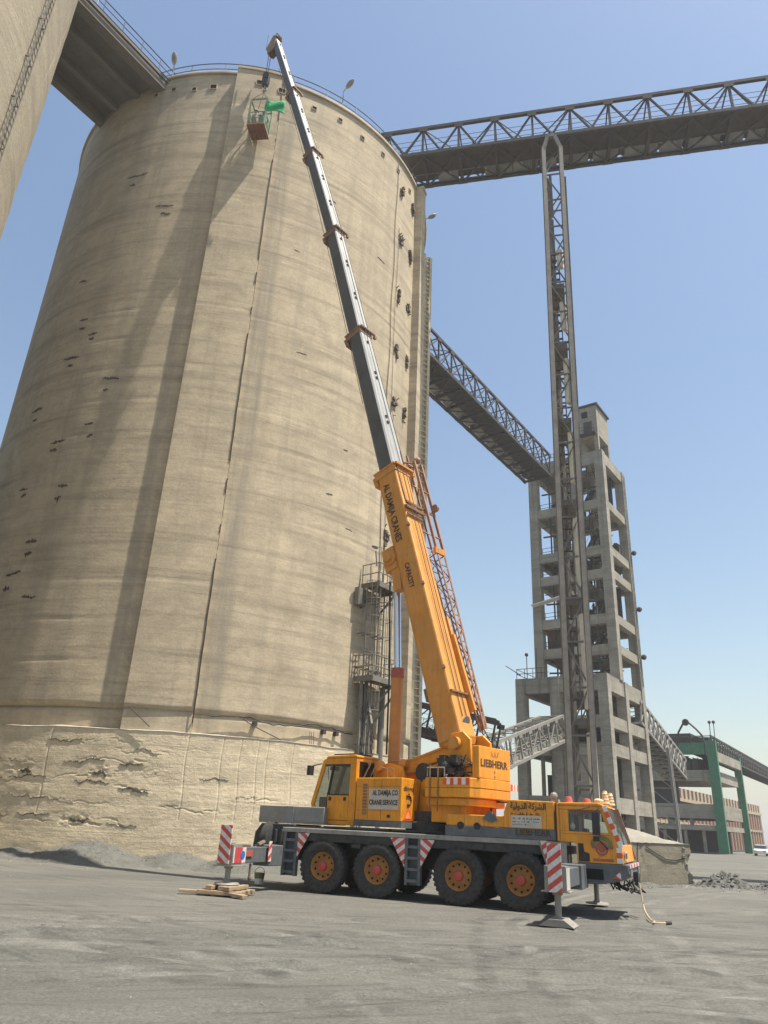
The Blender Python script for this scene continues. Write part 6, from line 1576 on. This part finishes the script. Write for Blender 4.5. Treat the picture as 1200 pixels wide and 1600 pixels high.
for i, (u, v, r) in enumerate(((-4.9, -4.05, .6), (-3.75, -4.1, -.3))):
    mb = MB(); Lp = (.48, .33)[i]; mb.bx(-Lp, Lp, -.09, .09, 0, .07); o = mb.build('timber_plank', M['wood'], None, bevel=.012); o.location = cw(u, v, .02); o.rotation_euler = (0, .03, HEAD + r)
    tag(o, ('longer loose plank lying askew outside the outrigger timber stack', 'short loose plank lying beside the outrigger timber stack')[i], 'plank')
bk = empty('bucket', (-3.18, 24.28, .03)); tag(bk, 'small green and white bucket on the ground behind the rear outrigger', 'bucket')
mb = MB(); mb.lathe([(.005, 0), (.12, 0), (.14, .15), (.135, .15), (.115, .02), (.005, .02)], (0, 0, 0), 'z', 18); mb.build('body', M['white'], bk, smooth=True)
mb = MB(); mb.lathe([(.141, .15), (.15, .22), (.155, .30), (.145, .30), (.137, .15)], (0, 0, 0), 'z', 18); mb.build('rim', M['emblemgreen'], bk, smooth=True)
mb = MB(); mb.path([(.15 * math.cos(R(a)), 0, .29 + .16 * math.sin(R(a))) for a in range(0, 181, 20)], .008, 5); mb.build('handle', M['steel'], bk)
# hose hanging from the bumper on to the ground
mb = MB()
hp = [cw(5.42, -.22, .74), cw(5.46, -.3, .45), cw(5.52, -.5, .18), Vector((6.62, 19.15, .06)), Vector((6.62, 18.9, .045)), Vector((6.55, 18.75, .04)), Vector((6.50, 18.68, .04)), Vector((6.62, 18.64, .04)), Vector((6.80, 18.66, .045))]
def smooth_pts(P, n=6):
    out = []
    for i in range(len(P) - 1):
        p0, p1, p2, p3 = P[max(i - 1, 0)], P[i], P[i + 1], P[min(i + 2, len(P) - 1)]
        for k in range(n):
            t = k / n; out.append(.5 * ((2 * p1) + (p2 - p0) * t + (2 * p0 - 5 * p1 + 4 * p2 - p3) * t * t + (3 * p1 - p0 - 3 * p2 + p3) * t ** 3))
    return out + [P[-1]]
mb.path(smooth_pts(hp), .020, 8); o = mb.build('hose', M['hose'], None, smooth=True); tag(o, 'tan rubber hose trailing from the crane bumper on to the dust', 'hose')
mb = MB(); mb.tube(hp[-1], hp[-1] + Vector((.12, .02, .01)), .04, 8); mb.build('nozzle', M['steel'], o)

# ------------------------------------------------------------------ caged ladder with platforms on the silo
lad = empty('caged_ladder', SC); tag(lad, 'rusty caged ladder with two railed platforms on the silo behind the boom', 'ladder')
LX = Matrix.Rotation(R(-37.5 - 90), 4, 'Z') @ Matrix.Translation((0, SR, 0))
S = M['ladder']
def lp(name, f, m=S):
    mb = MB(LX); f(mb); return mb.build(name, m, lad)
def plat(x0, x1, y1, z, posts):
    def f(b):
        b.bx(x0, x1, .05, y1, z - .06, z); b.bx(x0, x1, y1 - .04, y1 + .03, z - .22, z + .06); b.bx(x0 - .03, x0 + .04, .05, y1, z - .22, z + .06); b.bx(x1 - .04, x1 + .03, .05, y1, z - .22, z + .06)
    lp('platform', f)
    def g(b):
        for h in (.55, 1.1):
            b.tube((x0, .05, z + h), (x0, y1, z + h), .03, 6); b.tube((x1, .05, z + h), (x1, y1, z + h), .03, 6); b.tube((x0, y1, z + h), (x1, y1, z + h), .03, 6)
        for k in range(posts + 1): x = x0 + (x1 - x0) * k / posts; b.tube((x, y1, z), (x, y1, z + 1.1), .028, 6)
        for y in (.1, y1 / 2): b.tube((x0, y, z), (x0, y, z + 1.1), .028, 6); b.tube((x1, y, z), (x1, y, z + 1.1), .028, 6)
    lp('guard_rail', g)
plat(-1.0, .75, 1.25, 13.55, 5); plat(-1.5, .95, 1.25, 8.6, 5)
def cage(x, z0, z1):
    def f(b):
        for s in (-.22, .22): b.beam((x + s, .55, z0), (x + s, .55, z1), .07, .05)
        z = z0 + .2
        while z < z1: b.tube((x - .22, .55, z), (x + .22, .55, z), .016, 5); z += .3
        for z in np.arange(z0 + .4, z1, 1.8): b.beam((x - .22, .0, z), (x - .22, .55, z), .05); b.beam((x + .22, .0, z), (x + .22, .55, z), .05)
    lp('ladder', f)
    def g(b):
        a = [(x + .36 * math.cos(R(t)), .62 + .62 * max(0, math.sin(R(t)))) for t in range(0, 181, 30)]
        z = z0 + 2.0 if z0 < 6 else z0 + .2
        zs = z
        while z <= z1 + .9: b.path([(p, q, z) for p, q in a], .022, 5); z += .95
        for p, q in a[::1]: b.tube((p, q, zs), (p, q, z - .95), .016, 5)
    lp('cage', g)
cage(-.45, 8.7, 13.5); cage(.62, 8.7, 13.5); cage(.35, 5.0, 8.55)
for p_, q_, w_ in (((.75, 1.2, 6.3), (.0, .1, 8.4), .10), ((.5, .15, 6.4), (-.9, 1.2, 8.45), .11), ((-.35, .15, 6.2), (-1.45, 1.2, 8.4), .11), ((.7, .05, 12.3), (.7, 1.2, 13.4), .09), ((-.9, .05, 12.3), (-.9, 1.2, 13.4), .09)):
    lp('brace', lambda b, p_=p_, q_=q_, w_=w_: b.beam(p_, q_, w_, w_))
lp('post', lambda b: (b.bx(.80, .92, .45, .57, 0, 8.5), b.bx(.40, .50, .50, .60, 0, 8.5), b.tube((-1.12, .35, 0), (-1.12, .35, 8.4), .16, 10)))
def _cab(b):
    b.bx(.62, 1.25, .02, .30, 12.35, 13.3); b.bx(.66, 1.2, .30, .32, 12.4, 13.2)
lp('platform_shadow_box', _cab)  # box stands in for the platform's shadow on the wall
lp('lamp_arm', lambda b: (b.tube((.2, .6, 14.7), (.75, .9, 15.35), .035, 6), b.sphere((.95, 1.0, 15.5), .2, 8, 6, (1.4, .7, .5)), b.tube((-.3, .5, 14.6), (-.3, .5, 16), .03, 6)), M['galv'])
rx = random.Random(9)
def _tangle(b):
    for _ in range(26):
        x = rx.uniform(-.2, .95); z = rx.uniform(4.9, 7.4); b.path([(x, .5, z), (x + rx.uniform(-.2, .2), .6, z - .5), (x + rx.uniform(-.35, .35), .55, z - rx.uniform(.8, 1.8))], .016, 4)
    for _ in range(10):
        x = rx.uniform(.0, .9); b.path([(x, .5, 8.3), (x + .05, .58, 6.5), (x + rx.uniform(-.1, .1), .5, 4.6)], .02, 4)
lp('cable_bundle', _tangle, M['steel'])
ls = empty('ladder_strip', (2.36, 43.4, 0), R(42)); tag(ls, 'tall narrow pale rung strip standing against the silo edge below the high gallery', 'ladder')
mb = MB()
for x in (-.34, .34): mb.beam((x, 0, 0), (x, 0, 41.7), .16, .24)
mb.bx(-.26, .26, .12, .16, 0, 41.6)
for z in np.arange(.4, 41.6, .42): mb.beam((-.28, -.04, z), (.28, -.04, z + rx.uniform(-.04, .04)), .06, .07)
mb.build('ladder', M['plinth'], ls)

# ------------------------------------------------------------------ dust heaps along the silo foot
def heap(loc, rx_, ry_, h, rz, label, m, seed, rough=.12, sharp=1.4, name='sand_heap'):
    nr, na = 60, 160
    rr_, aa = np.meshgrid(np.linspace(0, 1, nr), np.linspace(0, 2 * np.pi, na, endpoint=False), indexing='ij')
    edge = 1 + .35 * (fbm(np.cos(aa) * 1.3 + 5, np.sin(aa) * 1.3 + seed, seed, 4) - .5)
    X = rr_ * edge * rx_ * np.cos(aa); Y_ = rr_ * edge * ry_ * np.sin(aa)
    Z = h * np.clip(1 - rr_ ** sharp, 0, 1) ** 1.25 * (1 + .5 * (fbm(X * 1.0 + 9, Y_ * 1.0, seed + 3, 4) - .5)) + 2.2 * rough * h * (fbm(X * 4, Y_ * 4, seed + 7, 5) - .5) * (1 - rr_ ** 3) - .04
    o = grid_mesh(name, np.stack([X, Y_, Z], -1).transpose(1, 0, 2), m, wrap=True)
    o.location = loc; o.rotation_euler = (0, 0, rz)
    hs_ = random.Random(seed); mb = MB(); big = name == 'rubble_heap'
    for _ in range(420 if big else 620):
        i_, j_ = int((nr - 1) * hs_.random() ** .6), hs_.randrange(na); st = random.getstate()
        x_, y_, z_ = X[i_, j_], Y_[i_, j_], Z[i_, j_]
        r_ = hs_.choice((.02, .03, .04, .06, .09, .13) if big else (.012, .016, .02, .03, .045))
        mb.xf = Matrix.Translation((x_, y_, max(0.0, z_))); _stone(mb, 0, 0, r_)
    so_ = mb.build('stones', m if big else M['heapstone'], o); so_['kind'] = 'stuff'
    return tag(o, label, 'heap')
M['heap'] = mat('grey_dust_heap', (0.115, 0.115, 0.10), 0.97, var=0.22, scale=1.6, bump=1.0, bscale=14)
M['heapstone'] = mat('heap_stones', (0.15, 0.148, 0.13), 0.97, var=0.4, scale=3)
M['sand'] = mat('pale_sand', (0.26, 0.24, 0.195), 0.97, var=0.2, scale=1.2, bump=1.0, bscale=9)
M['rubble'] = mat('grey_rubble', (0.125, 0.122, 0.11), 0.97, var=0.3, scale=3, bump=1.2, bscale=12)
heap((-10.6, 30.9, 0), 3.3, 2.2, .78, R(-18), 'broad grey dust heap against the silo foot, the tallest of them', M['heap'], 1)
heap((-13.8, 31.6, 0), 2.6, 1.8, .40, R(-35), 'low grey dust bank farthest along the silo foot from the crane', M['heap'], 2)
heap((-7.3, 31.0, 0), 2.4, 1.7, .52, R(0), 'grey dust heap between the tallest heap and the outrigger', M['heap'], 4)
heap((-4.75, 30.0, 0), 2.0, 1.6, .60, R(10), 'grey dust heap just behind the striped rear outrigger', M['heap'], 5)
heap((-2.1, 30.8, 0), 2.3, 1.6, .5, R(10), 'grey dust heap seen below the rear ladder of the crane', M['heap'], 8)
heap((1.6, 31.8, 0), 2.5, 1.6, .5, R(10), 'grey dust heap seen between the crane wheels', M['heap'], 9)

# ------------------------------------------------------------------ concrete block capped with sand
bl = empty('concrete_block', (10.70, 32.96, 0), math.atan2(2.1, 3.5)); tag(bl, 'cracked grey concrete wall block heaped with pale sand beside the cab', 'block')
nx, nz = 120, 40
xx, zz2 = np.meshgrid(np.linspace(-3.2, 4.1, nx), np.linspace(-.1, 1.62, nz), indexing='ij')
fy = .05 * (fbm(xx * 1.5, zz2 * 1.5, 3, 4) - .5) + .04 * np.exp(-(((xx - .55) - .25 * zz2 + .1 * np.sin(zz2 * 6)) / .05) ** 2)
fx = xx - np.where(xx > 3.6, (xx - 3.6) * .9 * np.clip(fbm(zz2 * 3.3, zz2 * 0, 5, 3) * 1.5 - .35, 0, .8), 0)
cut = np.clip((xx - 3.5) / .6, 0, 1)
zc = zz2
grid_mesh('face', np.stack([fx, fy + cut * .15 * (zz2 < 1.15) * fbm(xx * 6, zz2 * 6, 6, 3), zc], -1), M['blockconc'], bl)
mb = MB(); mb.bx(-3.2, 3.55, .10, 5.0, -.1, 1.60); mb.build('core', M['blockconc'], bl)
nx, ny = 90, 60
xx, yy = np.meshgrid(np.linspace(-3.3, 4.0, nx), np.linspace(-.04, 5.2, ny), indexing='ij')
zt = 1.60 + .85 * np.clip(1 - ((xx + .6) / 4.6) ** 2, 0, 1) * np.clip(np.sin(np.clip(yy / 5.2, 0, 1) * math.pi), 0, 1) ** .55 + .14 * (fbm(xx * 2, yy * 2, 13, 5) - .5) * np.clip(yy * 3, 0, 1) + .05 * (fbm(xx * 7, yy * 7, 14, 4) - .5)
grid_mesh('sand_cap', np.stack([xx, yy, zt], -1), M['sand'], bl)
mb = MB(); rb_ = random.Random(21)
for k in range(26):
    z = rb_.uniform(0, 1.45); s = rb_.uniform(.05, .15); x = 3.62 + .18 * math.sin(z * 4) + (.3 if z < .5 else 0) * rb_.random()
    mb.xf = Matrix.Translation((x, .08 + rb_.uniform(-.04, .25), z)) @ Matrix.Rotation(rb_.uniform(0, 3), 4, (1, .4, .3)); mb.bx(-s, s, -s * .7, s * .7, -s, s)
mb.build('broken_edge', M['sand'], bl)
mb = MB(); mb.path([(3.6, .0, 1.05), (2.9, -.03, .95), (2.3, -.03, .98), (1.7, -.03, 1.2), (1.1, -.03, 1.45)], .018, 4); mb.path([(.5, -.035, 0), (.6, -.035, .5), (.5, -.035, 1.0), (.62, -.035, 1.6)], .016, 4); mb.build('crack', M['hole'], bl)
heap((15.3, 34.7, 0), 1.5, 1.2, .62, 0, 'rough grey rubble heap at the broken end of the concrete block', M['rubble'], 11, .6, 1.2, 'rubble_heap')
heap((17.3, 34.2, 0), 1.9, .9, .26, R(-20), 'low streak of grey rubble trailing off the taller rubble heap', M['rubble'], 15, .6, 1.2, 'rubble_heap')
heap((10.6, 32.3, 0), 2.4, .6, .22, R(30), 'low grey dust ridge along the foot of the concrete block', M['heap'], 17, .5, 1.3)

# ------------------------------------------------------------------ dusty air over the whole yard
hz = MB(); hz.bx(-2600, 2600, -2600, 2600, -1.2, 62.0); hz = hz.build('haze', mat('unused_surface', (1, 1, 1)))
hm = bpy.data.materials.new('dusty_air'); hm.use_nodes = True
hn = hm.node_tree.nodes; hn.remove(hn['Principled BSDF'])
pv = hn.new('ShaderNodeVolumePrincipled'); pv.inputs['Color'].default_value = (.93, .93, .94, 1); pv.inputs['Density'].default_value = 0.00055; pv.inputs['Anisotropy'].default_value = .25
hm.node_tree.links.new(pv.outputs[0], hn['Material Output'].inputs['Volume'])
hz.data.materials.clear(); hz.data.materials.append(hm)
tag(hz, kind='stuff', label='thin pale dust haze hanging in the air over the yard', cat='haze')
